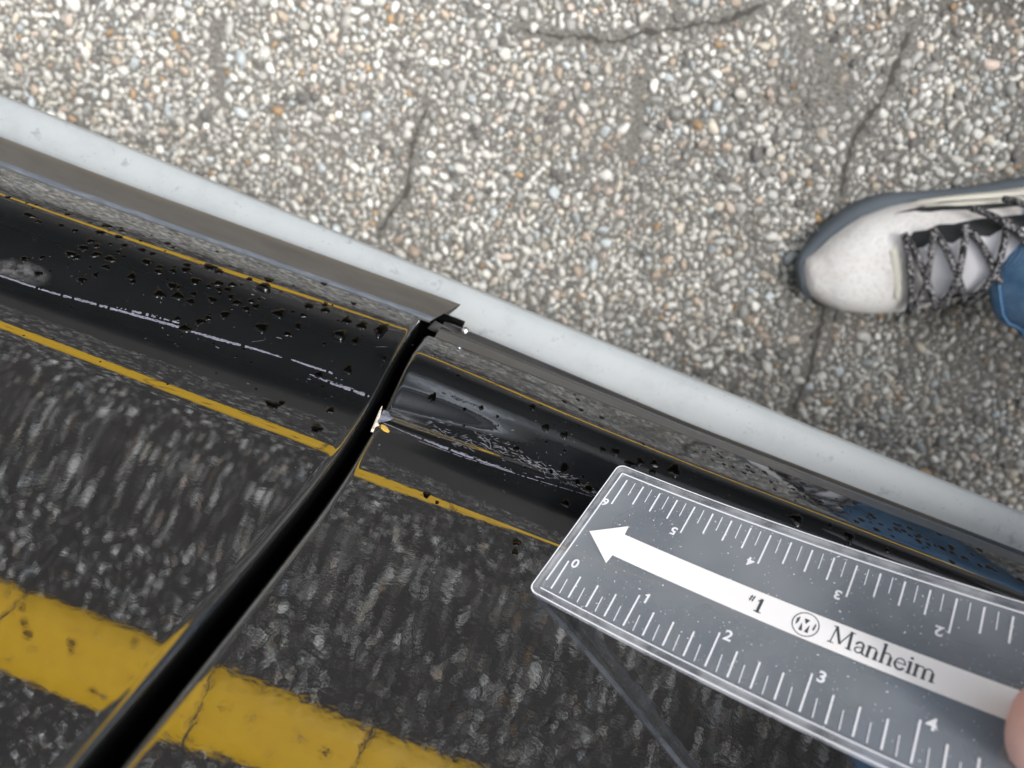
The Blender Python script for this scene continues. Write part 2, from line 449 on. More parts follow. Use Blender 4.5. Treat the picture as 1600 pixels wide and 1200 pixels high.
NP = 720
class Panel:
    """outer skin: profile A at XA blends to profile B at XB"""
    def __init__(s, cA, cB, XA, XB, q1A, q1B, Yp, dent=None):
        s.XA, s.XB, s.dent = XA, XB, dent
        s.PA = profile(cA, Yp, -850, q1A, NP); s.PB = profile(cB, Yp, -850, q1B, NP)
    def row(s, X):
        f = min(max((X - s.XA) / (s.XB - s.XA), 0), 1)
        q = s.PA[0] * (1 - f) + s.PB[0] * f; D = s.PA[1] * (1 - f) + s.PB[1] * f; n = s.PA[2] * (1 - f) + s.PB[2] * f
        t = q / F
        Y = D * (-sn + cs * t); Z = H + D * (-cs - sn * t)
        N = np.c_[np.zeros(len(n)), np.cos(n), np.sin(n)]
        P = np.c_[np.full(len(q), X), Y, Z]
        if s.dent is not None: P = P + N * s.dent(X, q)[:, None]
        return q, D, P, N
    def at(s, px, py, lift=0.0):
        """surface point seen at a pixel, by iteration"""
        dx, dy = px - 800, 600 - py
        p = dx * math.cos(AL) - dy * math.sin(AL); qq = dx * math.sin(AL) + dy * math.cos(AL)
        X = 0
        for _ in range(8):
            q, D, P, N = s.row(X); X = p / F * np.interp(qq, q, D)
        q, D, P, N = s.row(X)
        pt = Vector([np.interp(qq, q, P[:, k]) for k in range(3)]); nn = Vector([np.interp(qq, q, N[:, k]) for k in range(3)]).normalized()
        return pt + nn * lift, nn

baseL = [(-850, 0), (-600, 0), (-420, 1), (-300, 3.4), (-240, 7), (-214, 9.2), (-187, 16.6), (-170, 19), (-150, 23.5), (-130, 29), (-118, 32), (-100, 34), (-80, 34.6), (-60, 33), (-34, 29.6), (-6, 27), (-1, 24.5), (6, 16.5), (12, 13), (24, 9), (42, 5)]
def shiftL(d, e):
    return [(q + np.interp(q, [-200, -130, 5, 42], [0, d, d, e]), n) for q, n in baseL]
LP = Panel(shiftL(-13, -12), shiftL(18, 3), -.22, -.045, 30, 45, .125)
baseR = [(-850, 0), (-600, 0), (-430, .8), (-315, 2.8), (-250, 8.0), (-224, 10.6), (-196, 17.8), (-168, 22.5), (-148, 29), (-132, 32.5), (-105, 35), (-85, 36), (-66, 37.5), (-58, 41), (-50, 42.5), (-42, 40), (-26, 30), (-17.5, 27), (-12.5, 17), (-5, 13), (5, 10), (24, 5)]
def shiftR(d):
    return [(q + d * np.interp(q, [-220, -150, -10, 24], [0, 1, 1, .2]), n) for q, n in baseR]
XG = -.0425                                   # right panel's edge at the gap
def dentf(X, q):
    u = X - XG
    # pushed-in hollow at the edge, running out along the crease
    a = -.0021 * np.exp(-((u - .002) / .038) ** 2 - ((q + 106 - 260 * max(u, 0)) / 29) ** 2)
    b_ = -.0003 * np.exp(-((u - .040) / .034) ** 2 - ((q + 84 + u * 100) / 20) ** 2)
    # the sharp fold under it
    qf = -118 + 60 * np.clip(u, 0, .2)
    c_ = .00030 * np.exp(-((q - qf) / 4.5) ** 2) * np.exp(-(max(u, 0) / .075) ** 2)
    c2 = -.00028 * np.exp(-((q - qf - 9) / 5) ** 2) * np.exp(-(max(u, 0) / .085) ** 2)
    # soft bulge lower down
    xl = .030 + (q + 280) * -.00020
    e_ = 0 * np.exp(-((u - xl) / .011) ** 2) * np.exp(-((q + 400) / 120) ** 2)
    return a + b_ + c_ + c2 + e_
cR2 = [(-850, 0), (-600, 0), (-430, .8), (-315, 2.8), (-250, 7.0), (-212, 9.0), (-206, 18.6), (-168, 23)] + [(q, n) for q, n in shiftR(-4) if -160 < q < -12] + [(-13, 9), (-6, 6.8), (24, 3.8)]
RP_ = Panel(shiftR(7), cR2, -.03, .085, 24, 22, .1265, dentf)

def panel_mesh(pan, xs, edge, sgn, top=True):
    """xs run away from the edge; edge rolled over with a small radius. returns verts, faces"""
    rows = []
    r = .0028
    q, D, P, N = pan.row(edge)
    # hem: inner return flange and rounded corner
    for dep in (.030, .012): rows.append(P - N * dep + np.array([0.0, 0, 0]))
    for a in np.linspace(0, math.pi / 2, 7):
        rows.append(P + np.array([-sgn * r * (1 - math.sin(a)), 0, 0]) * 0 + N * (-r * (1 - math.sin(a))) + np.array([sgn * 0.0, 0, 0]) + np.array([sgn * r * (1 - math.cos(a)), 0, 0]))
    for x in xs:
        rows.append(pan.row(edge + sgn * (r + x))[2])
    V = []
    for R_ in rows:
        # above the pictured band the door rises straight, then leans in to the waistline
        t0 = R_[0]; ext = []
        for zz, yy in ((1.02, -.060), (.98, -.045), (.92, -.026), (.84, -.010), (.74, -.003), (.62, 0)):
            ext.append([t0[0], t0[1] + yy, zz])
        V.append(np.vstack([np.array(ext), R_]))
    k = len(V[0]); n = len(V)
    global HEMF; HEMF = (k - 1) * 2
    return np.vstack(V), grid_faces(n, k, flip=(sgn > 0))

def dark_hem(o):
    o.data.materials.append(RUBBER_SHADE)  # hem flange coloured black for the shade inside the gap
    for f_ in o.data.polygons:
        if f_.index < HEMF: f_.material_index = 1
XE_LIP = .009
car = thing('car', (0, -.2, .0), 'black car with scratched lower doors filling the lower left', 'car')
XE_L = -.0475
xs_near = np.r_[np.linspace(0.001, .26, 150), np.linspace(.27, .9, 20)]
doorL = mesh('door', *panel_mesh(LP, xs_near, XE_L, -1), PAINT, car)
dark_hem(doorL); doorL['label'] = 'wet scratched black door on the left of the gap'
doorR = mesh('door', *panel_mesh(RP_, np.r_[np.linspace(0.0006, .15, 190), np.linspace(.152, .32, 60), np.linspace(.33, .95, 20)], XG, 1), PAINT_R, car)
dark_hem(doorR); doorR['label'] = 'dented black door with a chipped edge right of the gap'

def qline(pan, X, q): 
    qq, D, P, N = pan.row(X); return np.array([np.interp(q, qq, P[:, k]) for k in range(3)])
def ray(X, q, D):
    t = q / F; return np.array([X, D * (-sn + cs * t), H + D * (-cs - sn * t)])

# trim lips along the bottom edges
def lip(pan, X0, X1, n, prof, mat_, qe, label, lead):
    xs = np.linspace(X0, X1, n); rows = []
    for X in xs:
        e = qline(pan, X, 60)
        f = (X - pan.XA) / (pan.XB - pan.XA)
        f = min(max(f, 0), 1); qs = qe[0] * (1 - f) + qe[1] * f; De = np.interp(0, [0], [0])
        De = math.hypot(0, 0)
        q_, D_, P_, N_ = pan.row(X); Dl = D_[-1]; ql = q_[-1]
        rows.append([ray(X + lead * min(max(a, 0), 1), ql + (qs - ql) * a, Dl + d) for a, d in prof])
    V = np.array(rows).reshape(-1, 3)
    o = mesh('lower_trim', V, grid_faces(n, len(prof)), mat_, car); o['label'] = label
    o.data.materials.append(TRIM_B if mat_ is TRIM else TRIM); kk = len(prof) - 1
    sel = (2, 3, 4) if mat_ is TRIM else (2, 3)
    for f_ in o.data.polygons:
        if f_.index % kk in sel: f_.material_index = 1
    return o
profL = [(-.05, .012), (-.02, .0012), (.02, .0024), (.06, .0030), (.12, .0030), (.22, .0042), (.5, .0082), (.8, .0122), (.95, .0142), (1.0, .0152), (1.01, .0168), (.97, .0185), (.8, .022), (.4, .026)]
profR = [(-.08, .014), (-.02, .003), (.05, .004), (.2, .0058), (.5, .0098), (.6, .0112), (.68, .0146), (.78, .0156), (.92, .0160), (1.0, .0182), (1.0, .024), (.7, .03)]
lip(LP, -.95, XE_L + .0035, 60, profL, TRIM, (74, 87), 'grey weathered strip under the scratched left door', .0085)
lip(RP_, XG + .004, .95, 60, profR, TRIM_D, (54, 42), 'dark strip with a bolt under the dented right door', 0)

# pale sill below both doors
xs = np.linspace(-.95, .95, 80); rows = []
for X in xs:
    ye = -.0722 - .0225 * X
    z0 = .285
    pr = [(-.235, z0 + .010), (-.165, z0 + .006), (-.13, z0 + .004), (ye - .030, z0 + .0025), (ye - .012, z0 + .001), (ye - .005, z0 - .0008), (ye - .0015, z0 - .0025), (ye, z0 - .005), (ye - .013, z0 - .03), (ye - .045, z0 - .09), (ye - .06, z0 - .125), (ye - .09, z0 - .135), (-.3, z0 - .135)]
    rows += [(X, y, z) for y, z in pr]
sill = mesh('sill', rows, grid_faces(80, 13), SILL, car); sill['label'] = 'smooth pale grey sill below the doors'

# inner body with black plates painting shade behind the gap, floor, window band and roof (simple, behind the doors)
V, Fc = join([box(-.95, -.052, -1.75, -.175, .18, .98), box(-.030, .95, -1.75, -.175, .18, .98), box(-.06, -.02, -1.75, -.172, .18, .97), box(-.08, -.01, -1.7, -.118, .2925, .2965), box(-.0535, -.0315, -.16, -.0855, .2925, .2985),
              box(-.95, .95, -.1745, -.160, .335, .35)])
mesh('inner_body', V, Fc, RUBBER_SHADE, car, smooth=False)
# pillar rubber seal in the gap
V, Fc = tube([(-.045, -.164, z) for z in np.linspace(.33, .97, 20)], .0035, 8)
mesh('door_seal', V, Fc, RUBBER_SHADE, car)
for x0, x1 in ((-.93, -.065), (-.02, .93)):
    vs = [(x0, -.215, .985), (x1, -.215, .985), (x1, -.42, 1.36), (x0, -.42, 1.36), (x0, -.222, .985), (x1, -.222, .985), (x1, -.427, 1.36), (x0, -.427, 1.36)]
    mesh('side_window', vs, [(0, 1, 2, 3), (7, 6, 5, 4), (0, 4, 5, 1), (1, 5, 6, 2), (2, 6, 7, 3), (3, 7, 4, 0)], GLASS_DARK, car, False)
V, Fc = join([box(-.062, -.023, -.43, -.22, .985, 1.0), ([(-.062, -.218, .985), (-.023, -.218, .985), (-.023, -.424, 1.365), (-.062, -.424, 1.365), (-.062, -.26, .985), (-.023, -.26, .985), (-.023, -.46, 1.365), (-.062, -.46, 1.365)], [(0, 1, 2, 3), (7, 6, 5, 4), (0, 4, 5, 1), (1, 5, 6, 2), (2, 6, 7, 3), (3, 7, 4, 0)])])
mesh('pillar', V, Fc, RUBBER_SHADE, car, False)
rows = []
for X in (-.95, .95):
    for y, z in ((-.415, 1.355), (-.43, 1.39), (-.5, 1.42), (-.7, 1.45), (-.95, 1.46), (-1.2, 1.45), (-1.4, 1.42), (-1.47, 1.39), (-1.485, 1.355)): rows.append((X, y, z))
mesh('roof', rows, grid_faces(2, 9, flip=True), PAINT, car)

# bolt head and bracket seen in the gap's corner
bp = cam_pt(727, 517, .312)
V, Fc = tube([bp + Bv * .001 * k_ for k_ in (0, 1.4, 2.0, 2.2)], [.0017, .0017, .0012, .0003], 12)
mesh('bolt', V, Fc, METAL, car)
bk = cam_pt(690, 514, .318)
V, Fc = join([([tuple(bk + Xv * a + Ev * b_ - Bv * c_) for a, b_, c_ in ((-.006, -.002, 0), (.004, -.003, 0), (.006, .001, 0), (-.004, .0025, 0), (-.006, -.002, .004), (.004, -.003, .004), (.006, .001, .004), (-.004, .0025, .004))], [(0, 1, 2, 3), (7, 6, 5, 4), (0, 4, 5, 1), (1, 5, 6, 2), (2, 6, 7, 3), (3, 7, 4, 0)])])
mesh('bracket', V, Fc, TRIM, car)

# ---- scratches: ragged ribbons of exposed white primer a hair above the paint
def ribbon(pan, pts, w0, seed, gaps=.0, lift=.00012, mat_=None, name='scratch'):
    r = random.Random(seed); vs, fs = [], []
    P = []
    for (a, b_) in zip(pts[:-1], pts[1:]):
        L_ = math.hypot(b_[0] - a[0], b_[1] - a[1]); k = max(2, int(L_ / 2.2))
        for i in range(k): P.append([a[j] + (b_[j] - a[j]) * i / k for j in range(3)])
    P.append(list(pts[-1])); prev = None
    for i, (x, y, wd) in enumerate(P):
        tx, ty = (P[min(i + 1, len(P) - 1)][0] - P[max(i - 1, 0)][0]), (P[min(i + 1, len(P) - 1)][1] - P[max(i - 1, 0)][1])
        l = math.hypot(tx, ty); nx, ny = -ty / l, tx / l
        wa, wb = wd * w0 * r.uniform(.45, 1.1), wd * w0 * r.uniform(.45, 1.1)
        if r.random() < gaps: prev = None; continue
        a_, _ = pan.at(x + nx * wa, y + ny * wa, lift); c_, _ = pan.at(x - nx * wb, y - ny * wb, lift)
        b0 = len(vs); vs += [tuple(a_), tuple(c_)]
        if prev is not None: fs.append((prev, prev + 1, b0 + 1, b0))
        prev = b0
    return vs, fs
parts = [ribbon(LP, [(-30, 420, 1), (0, 431, 1.0), (75, 456, 1.2), (140, 473, 1.4), (282, 512, 1.5)], 1.5, 1, .02),
         ribbon(LP, [(180, 480, .4), (230, 492, 1.6), (280, 505, .8)], 1.5, 2, .25),
         ribbon(LP, [(298, 518, 1.2), (340, 530, 1.6), (400, 546, 1.4), (441, 559, .6)], 1.5, 3, .03)]
mesh('scratch', *join(parts), SCRATCH, doorL)['label'] = 'long pale scratch along the crease of the left door'
parts = [ribbon(LP, [(455, 562, .8), (490, 574, 1.3), (524, 585, 1.0)], 1.5, 4, .03), ribbon(LP, [(500, 583, .4), (535, 594, .6)], 1.2, 5, .3)]
mesh('scratch', *join(parts), SCRATCH, doorL)
parts = [ribbon(LP, [(484, 585, .5), (520, 600, 1.4), (550, 610, 1.6), (572, 618, 2.4), (577, 619, 1.2)], 1.5, 6, .03), ribbon(LP, [(500, 590, .4), (552, 608, .7)], 1.2, 7, .25)]
mesh('scratch', *join(parts), SCRATCH, doorL)
for k, (x, y, l, a, wd) in enumerate([(432, 527, 9, .3, .7), (337, 542, 6, .4, 1.2), (408, 463, 8, .6, .5), (395, 452, 7, .7, .5), (395, 534, 18, -.1, .35), (588, 542, 16, 0, .35), (480, 592, 6, .2, .8), (386, 599, 4, .3, 1)]):
    mesh('scratch', *ribbon(LP, [(x, y, .6), (x + l * math.cos(a), y + l * math.sin(a), .6)], wd, 20 + k), SCRATCH, doorL)
parts = [ribbon(RP_, [(600, 658, .8), (640, 676, .9), (690, 697, 2.4), (740, 716, 1.6), (800, 737, .7)], 1.1, 9, .05),
         ribbon(RP_, [(655, 688, .5), (720, 713, .6), (830, 748, .6), (925, 776, .5)], .9, 10, .05),
         ribbon(RP_, [(720, 706, .4), (780, 728, .6), (850, 748, .5)], .8, 11, .25)]
mesh('scratch', *join(parts), SCRATCH, doorR)['label'] = 'bright scuffed fold running away from the chipped edge'
# scuff flecks of the dented area
parts = []
r = random.Random(5)
SCUFF, t, b = mat('scuffed_clearcoat', (.14, .145, .16), .6)
for k in range(260):
    u = r.random() ** .9
    cx = 664 + u * 262; cy = 640 + u * 128 + (18 * math.exp(-((cx - 680) / 40) ** 2)) + r.gauss(0, 8 - 3.5 * u) + (14 if 700 < cx < 740 else 0)
    L_ = r.uniform(4, 13); a = .42 + r.gauss(0, .35)
    parts.append(ribbon(RP_, [(cx, cy, .2), (cx + L_ * .5 * math.cos(a), cy + L_ * .5 * math.sin(a), 1), (cx + L_ * math.cos(a), cy + L_ * math.sin(a), .2)], r.uniform(.3, .7), 100 + k))
o = mesh('scuff', *join(parts), SCUFF, doorR); o['kind'] = 'stuff'

def patch(pan, outline, mat_, name, parent, lift=.0003, dome=.0005, rings=4):
    cx = sum(p[0] for p in outline) / len(outline); cy = sum(p[1] for p in outline) / len(outline)
    vs = []; n = len(outline)
    for k in range(rings, 0, -1):
        f = k / rings
        for x, y in outline:
            jit = 1 + random.uniform(-.03, .03)
            vs.append(tuple(pan.at(cx + (x - cx) * f * jit, cy + (y - cy) * f * jit, lift + dome * (1 - f * f))[0]))
    vs.append(tuple(pan.at(cx, cy, lift + dome)[0]))
    fs = grid_faces(rings, n, True)
    b0 = (rings - 1) * n
    for j in range(n): fs.append((b0 + j, b0 + (j + 1) % n, len(vs) - 1))
    return mesh(name, vs, fs, mat_, parent)
patch(RP_, [(598, 630), (596, 640), (594, 650), (590, 660), (593, 664), (586, 668), (583, 677), (579, 675), (583, 664), (588, 651), (593, 638)], CHIP, 'chip_and_glint', doorR, .0006, .0006)['label'] = 'cream chip of bare filler on the door edge'
HOLE, t, b = mat('lifted_paint', (.17, .18, .23), .45)
v = coords(t); t.links.new(ramp(t, noise(t, v, 500, 4, .7), [(.35, (.05, .055, .075)), (.65, (.22, .24, .30))]), b.inputs['Base Color'])
patch(RP_, [(600, 636), (606, 638), (611, 645), (616, 650), (610, 654), (600, 657), (592, 658), (594, 648)], HOLE, 'chip_and_glint', doorR, .0003, .0004)['label'] = 'bruised bluish patch beside the cream chip'
OCHRE_GLINT, _, _ = mat('ochre_glint', (.55, .36, .07), .7)  # ochre patch paints the yellow reflection beside the chip
patch(RP_, [(596, 661), (601, 662), (606, 667), (609, 673), (607, 676), (600, 673), (595, 668)], OCHRE_GLINT, 'chip_and_glint', doorR, .0002, .0002)['label'] = 'ochre painted reflection under the chipped edge'
# hazy rubbed patch at far left
HAZE, t, b = mat('rubbed_haze', (.3, .3, .31), .7)
v = coords(t); n_ = noise(t, v, 260, 6, .75)
tr = node(t, 'ShaderNodeBsdfTransparent'); mx = node(t, 'ShaderNodeMixShader')
at = node(t, 'ShaderNodeAttribute', attribute_name='fade')
mu = node(t, 'ShaderNodeMath', operation='MULTIPLY'); t.links.new(ramp(t, n_, [(.38, (.0,) * 3), (.66, (1,) * 3)]), mu.inputs[0]); t.links.new(at.outputs['Fac'], mu.inputs[1])
t.links.new(mu.outputs[0], mx.inputs[0]); t.links.new(tr.outputs[0], mx.inputs[1]); t.links.new(b.outputs[0], mx.inputs[2])
t.links.new(mx.outputs[0], t.nodes['Material Output'].inputs['Surface'])
def faded(o, rings, n, peak):
    ca = o.data.color_attributes.new('fade', 'FLOAT_COLOR', 'POINT')
    cols = []
    for k in range(rings, 0, -1): cols += [[peak * (1 - k / rings)] * 3 + [1]] * n
    cols.append([peak] * 3 + [1]); ca.data.foreach_set('color', np.array(cols, np.float32).ravel())
hz = [(-30, 412), (0, 404), (20, 402), (45, 408), (68, 416), (84, 430), (80, 446), (55, 450), (20, 441), (-20, 430)]
faded(patch(LP, hz, HAZE, 'rubbed_patch', doorL, .00008, 0, 8), 8, len(hz), .55)
hz = [(602, 640), (615, 634), (640, 636), (662, 646), (678, 662), (672, 674), (650, 672), (625, 662), (606, 654)]
faded(patch(RP_, hz, HAZE, 'rubbed_patch', doorR, .00006, 0, 8), 8, len(hz), .30)

# ------------------------------------------------------------------ water drops
def drop_mesh(n, nn, rx, ry, h, seed):
    r = random.Random(seed); K = 18
    a = Vector((1, 0, 0)); a = (a - nn * a.dot(nn)).normalized(); c_ = nn.cross(a)
    lob = [1 + .18 * math.sin(2 * math.pi * j / K * 2 + r.uniform(0, 6)) * r.random() * 1.4 + .14 * math.sin(2 * math.pi * j / K * 3 + seed) + r.uniform(-.05, .05) for j in range(K)]
    vs = []
    prof = [(1.0, -.12), (1.02, .06), (.97, .30), (.84, .62), (.62, .86), (.33, .98)]
    for f, z in prof:
        for j in range(K):
            an = 2 * math.pi * j / K
            vs.append(a * (math.cos(an) * rx * f * lob[j]) + c_ * (math.sin(an) * ry * f * lob[j]) + nn * (h * z))
    vs.append(nn * h); fs = grid_faces(len(prof), K, True); b0 = (len(prof) - 1) * K
    for j in range(K): fs.append((b0 + j, b0 + (j + 1) % K, len(vs) - 1))
    fs.append(tuple(range(K))[::-1])
    return vs, fs
ndrop = 0
def drop(pan, px, py, s, asp, label, group, tall=.21):
    global ndrop; ndrop += 1
    pt, nn = pan.at(px, py)
    s *= .72; rx = s * .27 / F * asp ** .5; ry = s * .27 / F / asp ** .5 * 1.5
    vs, fs = drop_mesh(0, nn, rx, ry, min(rx, ry) * tall * 1.4, ndrop)
    vs = [Vector(v) + pt for v in vs]
    o = mesh('water_drop', vs, fs, WATER, None, loc=pt)
    if group:
        size = 'tiny' if s < 3.6 else ('small' if s < 6.4 else 'larger')
        if pan is LP: where = 'near the left end of the scratched door' if px < 190 else ('midway along the scratched left door' if px < 390 else 'near the gap end of the scratched left door')
        elif 'ledge' in group: where = 'on the lower ledge above the middle of the ruler' if px < 1340 else 'on the lower ledge at the right edge of the view'
        else: where = 'on the dented door between the gap and the ruler' if px < 860 else 'on the dented door above the ruler'
        label = size + ' water drop ' + where; group = size + ' water drops ' + where
    return tag(o, label, 'water drop', group)
big = [(46, 336, 9, 2.6), (60, 346, 6, 2), (95, 352, 6, 1.6), (117, 360, 6, 1.4), (156, 363, 8, 1.6), (185, 370, 7, 1.8), (141, 376, 7, 1.3), (152, 384, 7, 1.3), (172, 381, 5, 1.4), (194, 383, 6, 1.4),
       (130, 387, 9, 1.8), (110, 397, 9, 1.7), (150, 397, 9, 1.3), (172, 405, 10, 1.8), (165, 417, 7, 1.6), (184, 393, 6, 1.4), (222, 390, 7, 1.6), (238, 396, 6, 1.3), (230, 409, 10, 1.7), (250, 417, 7, 1.8),
       (247, 424, 8, 1.5), (270, 423, 8, 1.5), (292, 414, 7, 1.4), (290, 421, 8, 1.4), (328, 417, 11, 1.8), (342, 424, 8, 1.4), (205, 432, 9, 1.0), (208, 440, 6, 1.0), (149, 429, 6, 1.0), (128, 438, 9, 1.5),
       (306, 439, 10, 1.5), (341, 442, 9, 1.4), (363, 444, 8, 1.4), (326, 447, 6, 1.3), (342, 452, 7, 1.3), (355, 452, 7, 1.2), (268, 446, 9, 1.7), (280, 449, 6, 1.2), (249, 460, 11, 1.4), (277, 462, 11, 1.4),
       (298, 471, 8, 1.2), (302, 459, 6, 1.2), (332, 468, 9, 1.5), (362, 463, 7, 1.2), (370, 472, 9, 1.3), (393, 470, 7, 1.3), (385, 482, 7, 1.2), (400, 478, 7, 1.0), (351, 492, 9, 1.2), (312, 503, 9, 1.3),
       (325, 497, 6, 1.2), (277, 498, 6, 1.2), (413, 450, 13, 1.7), (436, 490, 12, 1.3), (408, 512, 12, 1.5), (420, 437, 9, 1.7), (482, 478, 9, 1.4), (508, 484, 9, 1.5), (541, 500, 10, 1.1), (566, 508, 11, 1.0),
       (531, 525, 14, 1.2), (595, 516, 15, .8), (466, 508, 6, 1.0), (474, 492, 7, 1.6), (450, 522, 8, 1.7), (544, 577, 9, .9), (498, 585, 8, 1.3), (426, 632, 11, 2.4), (440, 629, 6, 1.1), (495, 669, 10, 1.3),
       (288, 513, 11, 1.6), (466, 511, 6, 1), (556, 531, 8, .7), (38, 405, 8, 1.4), (60, 428, 7, 1.5), (66, 402, 5, 1), (120, 402, 7, 1), (517, 640, 7, .9), (508, 476, 6, 1.2), (12, 308, 5, 1.4), (105, 334, 6, 1.5), (166, 352, 9, 1.6), (190, 360, 6, 1.4), (262, 380, 6, 1.5), (390, 436, 6, 1.4), (508, 440, 7, 1.5), (553, 474, 6, 1.3)]
lab1 = 'clear water drop on the wet edge of the left door'
for (x, y, s, a) in big:
    if s >= 13:
        lb = {13: 'large pale centred water drop midway along the left door edge', 14: 'large bright-rimmed water drop near the end of the left door', 15: 'tall arched water drop at the very corner of the left door'}[s]
        drop(LP, x, y, s, a, lb, None, .5)
    else: drop(LP, x, y, s, a, lab1, 'water drops on the left door')
for k in range(45):
    x = random.uniform(30, 570); y = random.gauss(0, 22) + 395 + (x - 200) * .36
    drop(LP, x, y, random.uniform(2.0, 4.2), random.uniform(1, 1.6), lab1, 'water drops on the left door')
for k in range(40):
    x = random.uniform(10, 560); y = random.uniform(20, 190) + 395 + (x - 200) * .36
    if y < 640: drop(LP, x, y, random.uniform(1.6, 3.2), random.uniform(1, 1.4), lab1, 'water drops on the left door')
lab2 = 'clear water drop on the dented right door'
bigR = [(853, 668, 8, 1.1), (882, 680, 8, 1.2), (962, 706, 8, 1.1), (985, 727, 11, 1.7), (1000, 722, 8, 1.2), (1023, 724, 9, 1.5), (1054, 735, 14, 1.1), (1020, 738, 7, 1.4), (942, 703, 6, 1.2), (882, 731, 9, .7), (861, 738, 5, .8),
        (903, 753, 6, 1.0), (884, 786, 8, 1.3), (920, 764, 8, 1.2), (1245, 812, 13, 1.5), (1327, 839, 12, 1.1), (1298, 821, 5, 1), (1387, 860, 5, 1.2), (808, 700, 6, 1.3), (676, 620, 9, .8), (726, 639, 4, 1), (667, 773, 7, 1.2), (683, 785, 4, 1),
        (807, 847, 8, 1.0), (805, 862, 7, 1.0), (752, 637, 5, 1.3), (832, 635, 7, 1.2), (882, 627, 6, 1.4), (908, 640, 6, 1.4), (940, 652, 6, 1.4), (903, 624, 5, 1.4), (898, 616, 4, 1.2), (600, 560, 5, 1)]
for (x, y, s, a) in bigR: drop(RP_, x, y, s, a, lab2, 'water drops on the dented right door')
for k in range(90):
    x = random.uniform(1080, 1598); y = 640 + (x - 1000) * .415 + random.gauss(20, 9)
    drop(RP_, x, y, random.uniform(2.5, 7.5) * (.6 + (x - 1080) / 900), random.uniform(1.2, 1.9), 'dark clear water drop on the lower ledge of the right door', 'water drops on the lower ledge')
for k in range(45):
    x = random.uniform(640, 1500); y = random.uniform(-50, 90) + 640 + (x - 800) * .38
    drop(RP_, x, y, random.uniform(1.6, 3.4), 1.1, lab2, 'water drops on the dented right door')

# ------------------------------------------------------------------ ruler
rv = np.array([-0.77433026, 0.38379429, 0.5140098]); tv = np.array([40.63880522, 33.98862528, 250.52083471])
th_ = np.linalg.norm(rv); K_ = rv / th_; BEND = -0.66430032e-3
def rot(p): return p * math.cos(th_) + np.cross(K_, p) * math.sin(th_) + K_ * (K_ @ p) * (1 - math.cos(th_))
side = 1 if rot(np.array([0, 0, 1.]))[2] < 0 else -1
def RPt(u, v, h=0.0):
    q = (rot(np.array([u, v, BEND * u * u + side * h])) + tv) / 1000
    return Vector((0, 0, H)) + Rv * q[0] - Uv * q[1] - Bv * q[2]
rb = RPt(70, 25)
ruler = thing('ruler', rb, 'clear plastic six inch ruler with white arrow held over the door', 'ruler')
ABODY = bpy.data.materials.new('plastic_sky_sheen'); ABODY.use_nodes = True
_, t, b = None, ABODY.node_tree, ABODY.node_tree.nodes['Principled BSDF']
b.inputs['Roughness'].default_value = .12; b.inputs['IOR'].default_value = 1.5
v = coords(t); n_ = noise(t, v, 30, 3, .5); n3 = noise(t, v, 900, 2, .5)
t.links.new(ramp(t, n_, [(.3, (.22, .25, .29)), (.7, (.34, .37, .41))]), b.inputs['Base Color'])  # grey base colour stands in for sky sheen on the clear plastic
b.inputs['Alpha'].default_value = .54
bump(t, b, n_, .1, .0006)
sp_ = ramp(t, noise(t, v, 1100, 1, .5), [(.735, (0, 0, 0)), (.76, (1, 1, 1))])
df = node(t, 'ShaderNodeBsdfDiffuse'); df.inputs['Color'].default_value = (.7, .72, .76, 1); mx = node(t, 'ShaderNodeMixShader')
t.links.new(sp_, mx.inputs[0]); t.links.new(b.outputs[0], mx.inputs[1]); t.links.new(df.outputs[0], mx.inputs[2]); t.links.new(mx.outputs[0], t.nodes['Material Output'].inputs['Surface'])
ARIM, t, b = mat('clear_rim_plastic', (.72, .74, .80), .1, alpha=.5, spec=.9)
v = coords(t); n_ = noise(t, v, 90, 4, .6)
t.links.new(ramp(t, n_, [(.35, (.22, .24, .28)), (.62, (.62, .65, .70))]), b.inputs['Base Color'])
WHITE, _, _ = mat('white_ink', (.88, .88, .90), .5)
TICK, _, _ = mat('engraved_and_glint_white', (.80, .82, .88), .6)
INK, _, _ = mat('dark_ink', (.06, .065, .08), .6)
U0, U1, V0, V1 = -6.0, 158.0, -5.2, 54.2
def rrect(u0, u1, v0, v1, r_, n=8):
    pts = []
    for (cu, cv, a0) in ((u1 - r_, v1 - r_, 0), (u0 + r_, v1 - r_, 90), (u0 + r_, v0 + r_, 180), (u1 - r_, v0 + r_, 270)):
        for k in range(n + 1):
            a = math.radians(a0 + 90 * k / n); pts.append((cu + r_ * math.cos(a), cv + r_ * math.sin(a)))
    return pts
def densify(pts, step=6):
    out = []
    for i, p in enumerate(pts):
        q = pts[(i + 1) % len(pts)]; L_ = math.hypot(q[0] - p[0], q[1] - p[1]); k = max(1, int(L_ / step))
        for j in range(k): out.append((p[0] + (q[0] - p[0]) * j / k, p[1] + (q[1] - p[1]) * j / k))
    return out
